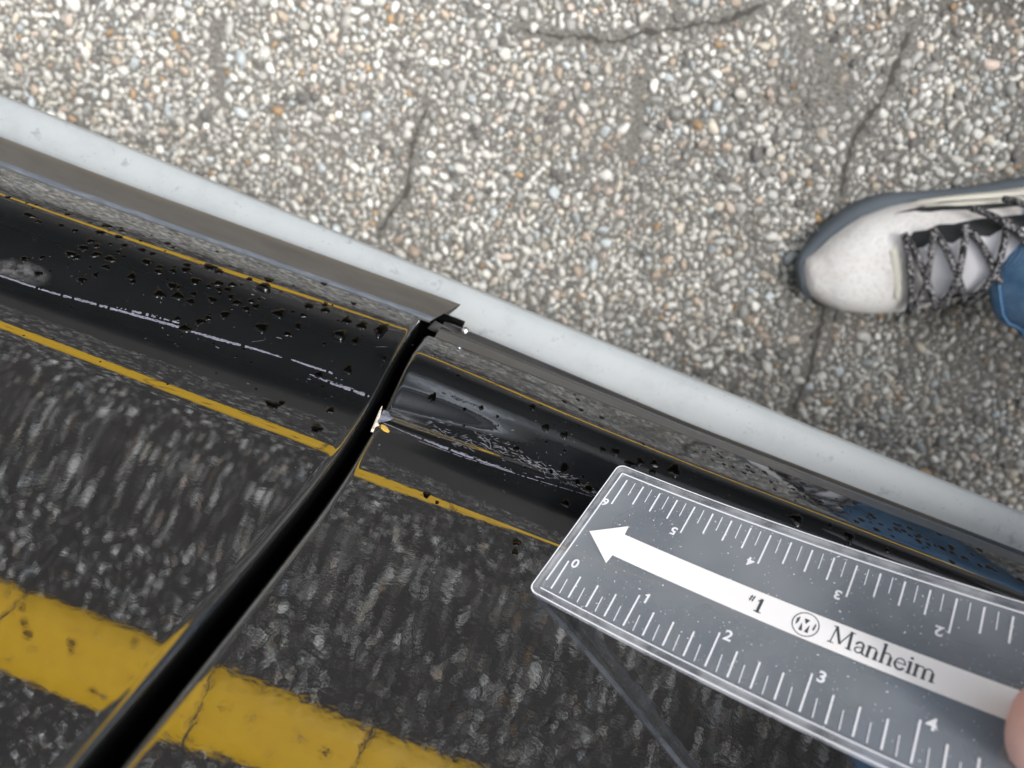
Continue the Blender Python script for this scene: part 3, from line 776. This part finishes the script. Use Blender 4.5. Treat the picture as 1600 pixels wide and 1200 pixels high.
# body: bent slab, vertical strips between u stations
def slab(u0, u1, v0, v1, h0, h1, r_, nu=50):
    vs, fs = [], []
    us = [u0 + r_ * (1 - math.cos(a)) for a in np.linspace(0, math.pi / 2, 7)] + list(np.linspace(u0 + r_, u1 - r_, nu))[1:-1] + [u1 - r_ * (1 - math.cos(a)) for a in np.linspace(math.pi / 2, 0, 7)]
    for u in us:
        d = min(u - u0, u1 - u); e = r_ - math.sqrt(max(r_ * r_ - (r_ - min(d, r_)) ** 2, 0))
        e = min(e, r_ - .02)
        vs += [tuple(RPt(u, v0 + e, h1)), tuple(RPt(u, v1 - e, h1)), tuple(RPt(u, v1 - e, h0)), tuple(RPt(u, v0 + e, h0))]
    fs = grid_faces(len(us), 4, True); fs += [(0, 1, 2, 3), tuple(len(vs) - 4 + k for k in (3, 2, 1, 0))]
    return vs, fs
mesh('ruler_blade', *slab(-3.3, U1 - 2, V0 + 3.6, V1 - 3.0, -.9, .0, 1.2), ABODY, ruler, False)
# raised clear rim: outer loop to inner loop, profile with two ridges
o_ = densify(rrect(U0, U1, V0, V1, 2.6)); prf = [(0, -1.2), (0, -.2), (.35, .25), (.9, .45), (1.5, .15), (2.1, .1), (2.6, .35), (3.0, .1), (3.3, -.6)]
vs = []
cu, cv = (U0 + U1) / 2, (V0 + V1) / 2
for (u, v) in o_:
    for ins, h in prf:
        su = (U1 - U0) / 2; sv = (V1 - V0) / 2
        vs.append(tuple(RPt(cu + (u - cu) * (su - ins) / su, cv + (v - cv) * (sv - ins) / sv, h)))
n = len(o_); k = len(prf)
fs = [(i * k + j, ((i + 1) % n) * k + j, ((i + 1) % n) * k + j + 1, i * k + j + 1) for i in range(n) for j in range(k - 1)]
mesh('rim', vs, fs, ARIM, ruler)
vs, n = [], len(o_)
for (u, v) in o_:
    for ins in (.02, .42):
        su = (U1 - U0) / 2; sv = (V1 - V0) / 2
        vs.append(tuple(RPt(cu + (u - cu) * (su - ins) / su, cv + (v - cv) * (sv - ins) / sv, .5)))
mesh('rim_line', vs, [(2 * i, 2 * ((i + 1) % n), 2 * ((i + 1) % n) + 1, 2 * i + 1) for i in range(n)], TICK, ruler)  # white outer line paints the highlight along the rim's edge
mesh('rim_line', *join([([tuple(RPt(u, v, .42)) for u, v in [(a, V0 + 3.2), (a + 5, V0 + 3.2), (a + 5, V0 + 3.75), (a, V0 + 3.75)]], [(0, 1, 2, 3)]) for a in np.arange(-3, 155, 5)] +
     [([tuple(RPt(u, v, .42)) for u, v in [(-3.1, a), (-2.6, a), (-2.6, a + 5), (-3.1, a + 5)]], [(0, 1, 2, 3)]) for a in np.arange(-1.6, 46, 5)] +
     [([tuple(RPt(u, v, .42)) for u, v in [(a, V1 - 2.9), (a + 5, V1 - 2.9), (a + 5, V1 - 2.5), (a, V1 - 2.5)]], [(0, 1, 2, 3)]) for a in np.arange(-3, 155, 5)]), TICK, ruler, False)
def rect(u0, v0, u1, v1, wd, h0=.02, h1=.12):
    d = np.array([u1 - u0, v1 - v0]); l = np.linalg.norm(d); nx, ny = -d[1] / l * wd / 2, d[0] / l * wd / 2
    c4 = [(u0 + nx, v0 + ny), (u1 + nx, v1 + ny), (u1 - nx, v1 - ny), (u0 - nx, v0 - ny)]
    vs = [tuple(RPt(a, b_, h1)) for a, b_ in c4] + [tuple(RPt(a, b_, h0)) for a, b_ in c4]
    return vs, [(0, 1, 2, 3), (7, 6, 5, 4), (0, 4, 5, 1), (1, 5, 6, 2), (2, 6, 7, 3), (3, 7, 4, 0)]
I8 = 25.4 / 8
for i in range(0, 49):
    if i % 8 == 0: L_, wd = 11.4, .5
    elif i % 2 == 0: L_, wd = 8.2, .5
    else: L_, wd = 5.4, .24
    u = i * I8
    mesh('tick_mark', *rect(u - .4 * 0, V1 - 4.2, u - .5, V1 - 4.2 - L_, wd), TICK, ruler, False)
    mesh('tick_mark', *rect(u, V0 + 5.2, u + .3, V0 + 5.2 + L_ + .4, wd), TICK, ruler, False)

def glyph_text(s, size, u, v, ang, mat_, name, h=.12, bold=0.0):
    cu_ = bpy.data.curves.new('t', 'FONT'); cu_.body = s; cu_.size = size; cu_.align_x = 'CENTER'; cu_.align_y = 'CENTER'
    cu_.offset = bold; cu_.resolution_u = 5
    ob = bpy.data.objects.new('t', cu_); COL.objects.link(ob)
    dg = bpy.context.evaluated_depsgraph_get(); dg.update()
    me = ob.evaluated_get(dg).to_mesh()
    V = [x.co.copy() for x in me.vertices]; Fc = [tuple(p.vertices) for p in me.polygons]
    ob.evaluated_get(dg).to_mesh_clear(); bpy.data.objects.remove(ob); bpy.data.curves.remove(cu_)
    ca, sa = math.cos(ang), math.sin(ang); W = []
    for x in V:      # text +x -> +u, +y -> -v
        a, b_ = x.x * ca - x.y * sa, x.x * sa + x.y * ca
        W.append(tuple(RPt(u + a, v - b_, h)))
    return mesh(name, W, Fc, mat_, ruler, False)
for i in range(0, 7):
    for u_, v_, sg_ in ((i * 25.4 + 2.0, 38.6, 1), ((6 - i) * 25.4 - 1.9, 12.0, -1)) if i == 1 else ():
        mesh('digit', *join([rect(u_, v_ + 1.7 * sg_, u_, v_ - 1.7 * sg_, .62, .1, .16), rect(u_ - .9 * sg_, v_ - .8 * sg_, u_ + .1 * sg_, v_ - 1.6 * sg_, .45, .1, .17)]), TICK, ruler, False)
    if i == 1: continue
    glyph_text(str(i), 4.6, i * 25.4 + 1.9, 38.6, 0, TICK, 'digit', .12, .12)
    glyph_text(str(i), 4.3, (6 - i) * 25.4 - 1.9, 12.0, math.pi, TICK, 'digit', .12, .12)
# arrow
hh = .10
ar = [(-.6, 25.3), (9.9, 17.2), (10.5, 20.9)]
vs = [tuple(RPt(-.6, 25.3, hh)), tuple(RPt(9.9, 17.3, hh)), tuple(RPt(10.3, 20.8, hh)), tuple(RPt(10.7, 29.9, hh)), tuple(RPt(10.4, 33.5, hh))]
fs = [(0, 2, 1), (0, 3, 2), (0, 4, 3)]
us = np.linspace(10.3, 135, 40)
for i, u in enumerate(us):
    b0 = len(vs); vs += [tuple(RPt(u, 20.9, hh)), tuple(RPt(u + .4, 29.9, hh))]
    if i: fs.append((b0 - 2, b0 - 1, b0 + 1, b0))
mesh('arrow', vs, fs, WHITE, ruler, False)['label'] = 'long white arrow stripe pointing to the tip'
# lettering on the arrow, drawn as thin strokes: (points, width)
def strokes(lst, u, v, sc_, name):
    parts = []
    for pts, wd in lst:
        for a, b_ in zip(pts[:-1], pts[1:]):
            w0 = wd if not hasattr(wd, '__len__') else wd[0]
            dx, dy = b_[0] - a[0], b_[1] - a[1]; l = math.hypot(dx, dy) or 1; ex, ey = dx / l * w0 * .35, dy / l * w0 * .35
            vv, ff = rect(u + (a[0] - ex) * sc_, v - (a[1] - ey) * sc_, u + (b_[0] + ex) * sc_, v - (b_[1] + ey) * sc_, w0 * sc_, .13, .16)
            parts.append((vv, ff))
    return mesh(name, *join(parts), INK, ruler, False)
def arc(cx, cy, rx, ry, a0, a1, n=10): return [(cx + rx * math.cos(math.radians(a0 + (a1 - a0) * k / n)), cy + ry * math.sin(math.radians(a0 + (a1 - a0) * k / n))) for k in range(n + 1)]
tn, tk = .055, .13
def gM(x): return [([(x + .12, 0), (x + .2, 1)], tn), ([(x + .2, 1), (x + .55, .12)], tk), ([(x + .55, .12), (x + .92, 1)], tn), ([(x + .92, 1), (x + 1.0, 0)], tk), ([(x, 0), (x + .26, 0)], tn), ([(x + .86, 0), (x + 1.14, 0)], tn), ([(x + .06, 1), (x + .24, 1)], tn), ([(x + .9, 1), (x + 1.08, 1)], tn)]
def ga(x): return [(arc(x + .22, .44, .17, .2, 170, 20, 6) + [(x + .38, .1), (x + .46, .02)], tk * .8), (arc(x + .2, .17, .15, .16, 95, 330, 9), tn * 1.3), ([(x + .19, .33), (x + .38, .38)], tn)]
def gn(x): return [([(x + .1, 0), (x + .1, .62)], tk), ([(x, .6), (x + .1, .64)], tn), (arc(x + .28, .42, .17, .2, 160, 0, 7), tn * 1.2), ([(x + .45, .42), (x + .45, 0)], tk), ([(x, 0), (x + .2, 0)], tn), ([(x + .35, 0), (x + .56, 0)], tn)]
def gh(x): return [([(x + .1, 0), (x + .1, 1.08)], tk), ([(x, 1.05), (x + .1, 1.1)], tn), (arc(x + .28, .42, .17, .2, 160, 0, 7), tn * 1.2), ([(x + .45, .42), (x + .45, 0)], tk), ([(x, 0), (x + .2, 0)], tn), ([(x + .35, 0), (x + .56, 0)], tn)]
def ge(x): return [(arc(x + .25, .31, .22, .31, 5, 180, 9), tn * 1.2), (arc(x + .25, .31, .22, .31, 180, 320, 9), tk * .85), ([(x + .04, .35), (x + .47, .35)], tn)]
def gi(x): return [([(x + .1, 0), (x + .1, .62)], tk), ([(x, .6), (x + .1, .64)], tn), ([(x, 0), (x + .2, 0)], tn), ([(x + .09, .86), (x + .13, .86)], tk)]
def gm(x): return gn(x)[:5] + [([(x + .37, 0), (x + .54, 0)], tn)] + [(arc(x + .63, .42, .17, .2, 160, 0, 7), tn * 1.2), ([(x + .8, .42), (x + .8, 0)], tk), ([(x + .7, 0), (x + .92, 0)], tn)]
xs_ = 0
for nm, gf, adv in (('M', gM, 1.22), ('a', ga, .54), ('n', gn, .64), ('h', gh, .64), ('e', ge, .56), ('i', gi, .28), ('m', gm, .96)):
    strokes(gf(0), 76.2 + xs_ * 5.3, 27.6, 5.3, 'letter'); xs_ += adv
strokes([([(0, .0), (.05, .42)], .07), ([(.16, 0), (.21, .42)], .07), ([(-.06, .13), (.22, .13)], .05), ([(-.04, .29), (.24, .29)], .05)], 53.6, 25.0, 4.6, 'letter')
strokes([([(.2, 0), (.2, .98)], .19), ([(.02, .80), (.2, .97)], .08), ([(.0, 0), (.4, 0)], .08)], 55.9, 27.6, 4.4, 'letter')
# circled M emblem
lg = [(arc(0, 0, 3.45, 3.75, 0, 360, 40), .26)]
strokes(lg, 69.7, 25.4, 1, 'emblem')
def poly(pts, u, v):
    return [tuple(RPt(u + a, v - b_, .17)) for a, b_ in pts], [tuple(range(len(pts)))]
mesh('emblem', *join([poly([(-.75, 1.8), (.75, 1.8), (0, .1)], 69.7, 25.4), poly([(-.25, -2.4), (-1.2, -2.4), (-1.0, .3)], 69.7, 25.4), poly([(.3, -2.4), (1.3, -2.4), (1.05, .3)], 69.7, 25.4),
     poly([(-2.6, .9), (-1.9, 1.9), (-1.9, .1), (-2.4, -1.2)], 69.7, 25.4), poly([(2.6, .9), (2.3, 1.5), (2.0, -.9), (2.5, -.9)], 69.7, 25.4)]), INK, ruler, False)

# ------------------------------------------------------------------ person
person = thing('person', (.50, .12, 0), 'person in blue jeans and white sneakers holding the ruler', 'person')
SKIN, t, b = mat('skin', (.72, .40, .33), .45, sub=.15)
b.inputs['Subsurface Radius'].default_value = (.008, .003, .0015); b.inputs['Subsurface Scale'].default_value = 1
v = coords(t); n_ = noise(t, v, 60, 4)
t.links.new(ramp(t, n_, [(.3, (.78, .44, .38)), (.7, (.88, .60, .52))]), b.inputs['Base Color'])
JEAN, t, b = mat('denim', (.06, .15, .36), .85, spec=.2)
v = coords(t); n_ = noise(t, v, 45, 5, .7); wv = node(t, 'ShaderNodeTexWave', Scale=260., Distortion=2.); t.links.new(v, wv.inputs['Vector'])
mx = node(t, 'ShaderNodeMix', data_type='RGBA'); mx.inputs[0].default_value = .3
t.links.new(ramp(t, n_, [(.35, (.07, .185, .35)), (.7, (.26, .43, .62))]), mx.inputs[6]); t.links.new(ramp(t, wv.outputs['Fac'], [(.2, (.02, .07, .2)), (.8, (.25, .4, .62))]), mx.inputs[7])
t.links.new(mx.outputs[2], b.inputs['Base Color']); bump(t, b, wv.outputs['Fac'], .4, .0006)
JEAN_L, _, _ = mat('denim_hem', (.13, .27, .46), .85, spec=.2)
JACK, _, _ = mat('dark_jacket', (.012, .014, .02), .8, spec=.2)
HAIR, _, _ = mat('hair', (.04, .025, .015), .6)
EYE, _, _ = mat('eye', (.8, .8, .78), .2)
def skin_mesh(name, nodes, edges, mat_, parent, sub=2):
    me = bpy.data.meshes.new(name); base = wloc(parent)
    me.from_pydata([tuple(Vector(p[:3]) - base) for p in nodes], edges, [])
    o = bpy.data.objects.new(name, me); link(o, parent)
    md = o.modifiers.new('s', 'SKIN'); md.use_smooth_shade = True
    for i, p in enumerate(nodes):
        r_ = p[3] if hasattr(p[3], '__len__') else (p[3], p[3])
        me.skin_vertices[0].data[i].radius = r_; me.skin_vertices[0].data[i].use_root = (i == 0)
    sb = o.modifiers.new('b', 'SUBSURF'); sb.levels = sb.render_levels = sub
    dg = bpy.context.evaluated_depsgraph_get(); dg.update()
    m2 = bpy.data.meshes.new_from_object(o.evaluated_get(dg)); o.modifiers.clear(); o.data = m2
    m2.materials.clear(); m2.materials.append(mat_)
    m2.polygons.foreach_set('use_smooth', [True] * len(m2.polygons))
    return o
# thumb on top of the ruler, fingers beneath it
T0 = RPt(116.5, 32.5, 6.0); T1 = RPt(125, 34.5, 9); T2 = RPt(141, 37, 10); T3 = RPt(163, 42, 8); WR = RPt(196, 62, 2); 
ELB = Vector((.66, .02, .50)); SHR = Vector((.84, .14, 1.02)); SHL = Vector((.90, .52, 1.02))
fing = []
nodes = [(*WR, (.026, .018)), (*RPt(176, 50, -2), (.030, .016)), (*RPt(160, 42, -8), (.032, .014)),
         (*T3, .0145), (*T2, .0125), (*T1, .0125), (*T0, .0112)]
edges = [(0, 1), (1, 2), (1, 3), (3, 4), (4, 5), (5, 6)]
for k_, (dv, L_) in enumerate(((-18, 0), (0, 7), (17, 5), (32, -6))):
    a = len(nodes)
    nodes += [(*RPt(152 - L_ * .3, 36 + dv, -11), .0095), (*RPt(138 - L_ * .6, 33 + dv * .85, -12), .0085), (*RPt(125 - L_, 31 + dv * .8, -10.5), .0075)]
    edges += [(2, a), (a, a + 1), (a + 1, a + 2)]
# arm, neck and head
a = len(nodes)
HD = Vector((.66, .34, 1.25))
nodes += [(*WR.lerp(ELB, .5), .034), (*ELB, .04), (*SHR, .05), (.86, .33, 1.06, .06), (.80, .33, 1.13, .055), (*(HD + Vector((.06, 0, -.03))), .075), (*HD, (.085, .078)), (*(HD + Vector((-.055, 0, -.06))), (.055, .06))]
edges += [(0, a), (a, a + 1), (a + 1, a + 2), (a + 2, a + 3), (a + 3, a + 4), (a + 4, a + 5), (a + 5, a + 6), (a + 6, a + 7)]
body = skin_mesh('body', nodes, edges, SKIN, person)
# thumbnail on the far side, nose, ears, eyes
for y in (-.03, .03):
    V, Fc = ico(2); mesh('eye', V * .011 + np.array(HD + Vector((-.082, y, -.045))), [tuple(f) for f in Fc], EYE, person)
V, Fc = ico(3); V = V * np.array([.10, .088, .095]) + np.array(HD + Vector((.028, 0, .030))); mesh('hair', V, [tuple(f) for f in Fc], HAIR, person)
# jacket
SP = Vector((1.0, .30, .80)); HP = Vector((1.1, .30, .62))
nodes = [(*HP, .14), (*SP, .15), (.90, .32, 1.0, (.17, .12)), (*SHR, .075), (*ELB, .055), (*WR.lerp(ELB, .28), .040), (*SHL, .075), (.70, .62, .74, .052), (.62, .50, .58, .042)]
edges = [(0, 1), (1, 2), (2, 3), (3, 4), (4, 5), (2, 6), (6, 7), (7, 8)]
skin_mesh('jacket', nodes, edges, JACK, person)
nodes = [(.62, .50, .58, .028), (.585, .48, .55, (.034, .018)), (.55, .46, .54, .010), (.53, .46, .53, .008), (.55, .49, .54, .010), (.53, .49, .53, .008), (.56, .43, .54, .010), (.54, .43, .53, .008), (.57, .41, .54, .010), (.555, .405, .53, .008), (.60, .51, .53, .011), (.58, .52, .51, .009)]
edges = [(0, 1), (1, 2), (2, 3), (1, 4), (4, 5), (1, 6), (6, 7), (1, 8), (8, 9), (1, 10), (10, 11)]
skin_mesh('hand', nodes, edges, SKIN, person)

# shoes ------------------------------------------------------------------
KNIT, t, b = mat('white_knit', (.74, .72, .69), .75)
v = coords(t, (260, 260, 260)); vo = node(t, 'ShaderNodeTexVoronoi', Scale=1.); t.links.new(v, vo.inputs['Vector'])
v2 = coords(t); n_ = noise(t, v2, 22, 4, .6)
mx = node(t, 'ShaderNodeMix', data_type='RGBA', blend_type='MULTIPLY'); mx.inputs[0].default_value = 1
t.links.new(ramp(t, n_, [(.32, (.62, .58, .55)), (.55, (.85, .84, .82))]), mx.inputs[6]); t.links.new(ramp(t, vo.outputs['Distance'], [(.1, (.86, .85, .84)), (.4, (1, 1, 1))]), mx.inputs[7])
t.links.new(mx.outputs[2], b.inputs['Base Color']); bump(t, b, vo.outputs['Distance'], .4, .0008)
SOLE, _, _ = mat('dark_sole', (.10, .12, .14), .8)
LACE, t, b = mat('grey_lace', (.16, .15, .17), .9)
v = coords(t); wv = node(t, 'ShaderNodeTexNoise', Scale=520.); t.links.new(v, wv.inputs['Vector'])
t.links.new(ramp(t, wv.outputs['Fac'], [(.46, (.012, .012, .014)), (.66, (.42, .41, .42))]), b.inputs['Base Color'])
BLK, _, _ = mat('black_overlay', (.025, .028, .03), .6)
CREAM, _, _ = mat('cream_overlay', (.78, .76, .66), .6)
TONG, _, _ = mat('white_tongue', (.74, .74, .77), .8)

def shoe(toe, ang, mirror=False):
    """local x from toe to heel, y across, z up"""
    ca, sa = math.cos(ang), math.sin(ang); mir = -1 if mirror else 1
    base = Vector((toe[0] + .13 * ca, toe[1] + .13 * sa, 0))
    def W(x, y, z):
        y *= mir * .86; x = x * .80 if x < .12 else .096 + (x - .12) * 1.02
        return (toe[0] + x * ca - y * sa, toe[1] + x * sa + y * ca, z)
    root = bpy.data.objects.new('shoe', None); root.location = base - wloc(person); link(root, person)
    # x, half width outer(+y), inner(-y), top height, centre shift
    st = [(-.002, .006, .006, .020, .002), (.004, .018, .018, .032, .001), (.014, .026, .025, .038, -.002), (.03, .036, .035, .047, -.002), (.055, .046, .045, .056, 0), (.085, .050, .048, .066, 0), (.115, .049, .045, .082, 0),
          (.15, .044, .040, .098, 0), (.18, .040, .037, .104, 0), (.21, .038, .036, .098, 0), (.24, .036, .035, .096, 0), (.268, .030, .030, .094, 0), (.282, .018, .018, .088, 0), (.286, .006, .006, .07, 0)]
    def upper(k, x_=None):
        pass
    K = 24
    def sec(x, wo, wi, top, sh, infl=0.0):
        row = []
        for j in range(K + 1):
            a = math.pi * j / K
            y = math.cos(a); z = math.sin(a)
            wy = wo if y > 0 else wi
            yy = math.copysign(abs(y) ** .8, y) * (wy + infl) + sh
            zz = .016 + (top - .016 + infl) * (z ** .72 if x < .10 else z ** .9)
            row.append((x, yy, zz))
        return row
    xi = np.interp
    S_ = np.array(st)
    def at(x, y, lift=0):    # a point on the upper at local x, signed across fraction y (-1..1)
        wo, wi, top, sh = [float(np.interp(x, S_[:, 0], S_[:, k])) for k in (1, 2, 3, 4)]
        a = math.acos(max(-1, min(1, y))); r_ = sec(x, wo, wi, top, sh, lift)
        f = a / math.pi * K; i = min(int(f), K - 1); g_ = f - i
        return [r_[i][k] * (1 - g_) + r_[i + 1][k] * g_ for k in range(3)]
    rows = []
    xs = np.r_[0, .002, .004, .008, .014, .02, np.linspace(.03, .268, 26), .275, .280, .284, .286]
    for x in xs:
        p = [float(np.interp(x, S_[:, 0], S_[:, k])) for k in (1, 2, 3, 4)]
        rows += [W(*q) for q in sec(x, *p)]
    mesh('upper', rows, grid_faces(len(xs), K + 1, flip=not mirror), KNIT, root)
    # sole: wider slab with rolled wall
    out = []
    for x in np.r_[-.004, -.002, .001, .006, .015, .03, np.linspace(.05, .27, 20), .282, .290, .293]:
        xx = min(max((x + .004) / .297 * .286, 0), .286)
        wo, wi = [float(np.interp(xx, S_[:, 0], S_[:, k])) for k in (1, 2)]
        e = .0065 if 0 < xx < .286 else .001
        bulge = 0.009 * math.exp(-((x - .07) / .05) ** 2) + .005 * math.exp(-((x - .22) / .06) ** 2)
        out.append((x, wo + e * .5 + bulge * .8, wi + e * .1))
    rows = []
    for x, wo, wi in out:
        lift = .010 * max(0, (.05 - x) / .05) ** 2; tf = 1 - .30 * max(0, min(1, (.06 - x) / .06))
        rows += [W(x, wo * .9, .0 + lift), W(x, wo, .006 + lift), W(x, wo, .020 * tf + lift * .6), W(x, wo - .005, .027 * tf + lift * .4), W(x, 0, .030 * tf + lift * .4), W(x, -wi + .004, .026 * tf + lift * .4), W(x, -wi, .018 * tf + lift * .6), W(x, -wi, .006 + lift), W(x, -wi * .9, lift)]
    sf = grid_faces(len(out), 9, True, flip=not mirror) + [tuple(range(9)), tuple((len(out) - 1) * 9 + j for j in range(9))[::-1]]
    mesh('sole', rows, sf, SOLE, root)
    def ovl(pts2, mat_, name, lift):
        vs = []; n = len(pts2); cx = sum(p[0] for p in pts2) / n; cy = sum(p[1] for p in pts2) / n
        R_ = 5
        for k in range(R_, 0, -1):
            f = k / R_
            for x, y in pts2: vs.append(W(*at(cx + (x - cx) * f, cy + (y - cy) * f, lift if k < R_ else -.0005)))
        vs.append(W(*at(cx, cy, lift))); fs = grid_faces(R_, n, True); b0 = (R_ - 1) * n
        for j in range(n): fs.append((b0 + j, b0 + (j + 1) % n, len(vs) - 1))
        return mesh(name, vs, fs, mat_, root)
    ovl([(.074, -.78), (.074, .35), (.084, .55), (.105, .62), (.13, .66), (.16, .66), (.18, .6), (.18, -.7), (.15, -.8), (.11, -.84)], BLK, 'eyestay', .0012)
    ovl([(.081, -.62), (.081, .22), (.095, .38), (.108, .30), (.118, .42), (.132, .34), (.142, .46), (.16, .42), (.172, .3), (.172, -.55), (.158, -.60), (.148, -.66), (.136, -.58), (.124, -.66), (.110, -.58), (.096, -.67)], TONG, 'tongue', .0026)
    ovl([(.066, -.5), (.066, .3), (.073, .4), (.075, 0), (.073, -.7)], CREAM, 'toe_overlay', .0016)
    # side overlays (outer side, +y)
    ovl([(.075, .90), (.11, .80), (.14, .74), (.18, .70), (.20, .84), (.16, .90), (.12, .95)], BLK, 'side_overlay', .0010)
    ovl([(.10, .90), (.125, .84), (.15, .81), (.18, .80), (.18, .84), (.15, .865), (.125, .90)], CREAM, 'side_overlay', .0024)
    ovl([(.095, .975), (.13, .95), (.17, .92), (.22, .90), (.22, .95), (.17, .965), (.13, .985)], CREAM, 'side_overlay', .0024)
    # laces: crossing cords
    rows_x = [.078, .098, .119, .141, .166]
    for i in range(len(rows_x) - 1):
        for sg in (1, -1):
            y0, y1 = (-.72, .48) if sg > 0 else (.48, -.72)
            pts = [W(*at(rows_x[i] + (rows_x[i + 1] - rows_x[i]) * f, y0 + (y1 - y0) * f, .0055 + .0012 * math.sin(math.pi * f) + (.0015 if sg > 0 else 0))) for f in np.linspace(0, 1, 9)]
            mesh('lace', *tube(pts, .0023, 7), LACE, root)
    pts = [W(*at(.078, y, .005)) for y in np.linspace(-.72, .48, 9)]; mesh('lace', *tube(pts, .0024, 7), LACE, root)
    for s_, e_ in ((((.150, -.1), (.142, .35), (.128, .72)), 0), (((.155, .0), (.165, .4), (.150, .8)), 1), (((.15, -.2), (.135, -.55), (.15, -.8)), 2)):
        pts = []
        for f in np.linspace(0, 1, 12):
            x = (1 - f) ** 2 * s_[0][0] + 2 * f * (1 - f) * s_[1][0] + f * f * s_[2][0]; y = (1 - f) ** 2 * s_[0][1] + 2 * f * (1 - f) * s_[1][1] + f * f * s_[2][1]
            pts.append(W(*at(x, y, .006 + .004 * math.sin(math.pi * f))))
        mesh('lace', *tube(pts, .0024, 7), LACE, root)
    return root, W

def jeans_leg(ankle, knee, hip, W0):
    pass
toe = ground_pt(1245, 430); A1 = math.atan2((ground_pt(1600, 352) - toe).y, (ground_pt(1600, 352) - toe).x)
s1, W1 = shoe((toe.x, toe.y), A1)
s2, W2 = shoe((toe.x + .34, toe.y + .34), math.radians(10), True)
def trouser(W, knee, name='jeans'):
    c0 = Vector(W(.178, -.024, .066)); c1 = Vector(W(.192, -.024, .105)); kn = Vector(knee)
    cen = [c0, c0.lerp(c1, .5), c1, c1.lerp(kn, .15), c1.lerp(kn, .4), c1.lerp(kn, .7), kn]
    rad = [.053, .052, .050, .050, .052, .060, .066]
    V, Fc = tube(cen, rad, 40, cap=False)
    V = np.array(V); 
    for i in range(len(cen)):
        for j in range(40):
            V[i * 40 + j] += np.array([math.sin(j * .9 + i * 2.1), math.cos(j * 1.3 + i), 0]) * .0032
    o = mesh('trouser_leg', V, Fc, JEAN, person)
    md = o.modifiers.new('t', 'SOLIDIFY'); md.thickness = .002
    sb = o.modifiers.new('s', 'SUBSURF'); sb.levels = sb.render_levels = 1
    # hem seam
    pts = [V[40 * 0 + j] * .55 + V[40 * 1 + j] * .45 for j in range(40)] + [V[0] * .55 + V[40] * .45]
    cc = np.mean(np.array(pts), 0); pts = [p + (p - cc) * .012 for p in pts]
    mesh('hem_seam', *tube(pts, .0009, 6), JEAN_L, o)
    return o
K1 = Vector((.74, .24, .50)); K2 = Vector((.92, .56, .52))
trouser(W1, K1); trouser(W2, K2)
nodes = [(1.08, .30, .62, .15), (.98, .22, .60, .11), (*K1, .075), (.98, .38, .60, .11), (*K2, .075)]
skin_mesh('jeans', nodes, [(0, 1), (1, 2), (0, 3), (3, 4)], JEAN, person)

# ------------------------------------------------------------------ neighbouring dark car, seen only mirrored in the door
nc = thing('parked_car', (-.4, 2.3, 0), 'dark navy car parked beyond the yellow line', 'car')
def loft(profile_fn, xs): 
    V = []
    for x in xs: V += [(x, y, z) for y, z in profile_fn(x)]
    return V
ST = [(-2.75, .45, .55, .62), (-2.6, .30, .80, .80), (-2.2, .15, .92, .93), (-1.6, .12, .98, .98), (-.8, .12, .99, 1.0), (0.2, .12, .99, 1.0), (1.0, .12, .97, .98), (1.6, .15, .88, .93), (1.95, .34, .66, .80)]
V = []
for x, zb, zt, wsc in ST:
    hw = .90 * (.86 + .14 * wsc)
    V += [(x, 2.3 + y * hw, z) for y, z in ((-.80, zb), (-.97, zb + .06), (-1.0, zb + (zt - zb) * .45), (-.98, zb + (zt - zb) * .8), (-.90, zt - .02), (-.7, zt), (.7, zt), (.90, zt - .02), (.98, zb + (zt - zb) * .8), (1.0, zb + (zt - zb) * .45), (.97, zb + .06), (.80, zb))]
mesh('body_shell', V, grid_faces(len(ST), 12, True) + [tuple(range(12))[::-1], tuple((len(ST) - 1) * 12 + j for j in range(12))], NAVY, nc)
V = []
CT = [(-2.35, .93, .95), (-1.7, 1.36, .80), (-1.0, 1.46, .78), (-.2, 1.47, .78), (.4, 1.40, .80), (1.15, .97, .95)]
for x, zt, k in CT:
    V += [(x, 2.3 + y, z) for y, z in ((-.82, .95), (-.80 * k, max(zt - .06, .95)), (-.6 * k, zt), (.6 * k, zt), (.80 * k, max(zt - .06, .95)), (.82, .95))]
mesh('cabin', V, grid_faces(len(CT), 6), GLASS_DARK, nc)
V = [(x, 2.3 + y, zt + .012) for x, zt, k in CT[1:5] for y in (-.66 * k, -.3, .3, .66 * k)]
mesh('roof', V, grid_faces(4, 4), NAVY, nc)
V, Fc = tube([(x_, 1.455, .755) for x_ in np.linspace(-2.1, 1.25, 12)], .088, 24)
PALE_STRIP, _, _ = mat('added_pale_strip', (.38, .40, .42), .6)
mesh('added_pale_strip', V, Fc, PALE_STRIP, nc)  # pale strip added so its reflection makes the light band on the door
for x in (-1.95, 1.05):
    for y in (1.47, 3.13):
        sg = -1 if y < 2.3 else 1
        V, Fc = tube([(x, y - .10 * sg, .32), (x, y - .09 * sg, .32), (x, y + .08 * sg, .32), (x, y + .10 * sg, .32)], [.24, .315, .315, .28], 32)
        wh = mesh('wheel', V, Fc, TYRE, nc)
        V, Fc = tube([(x, y + .05 * sg, .32), (x, y + .104 * sg, .32)], [.20, .21], 24); mesh('rim', V, Fc, RIM, wh)
print('OBJS', len(bpy.data.objects), 'tris', sum(len(m_.polygons) for m_ in bpy.data.meshes))
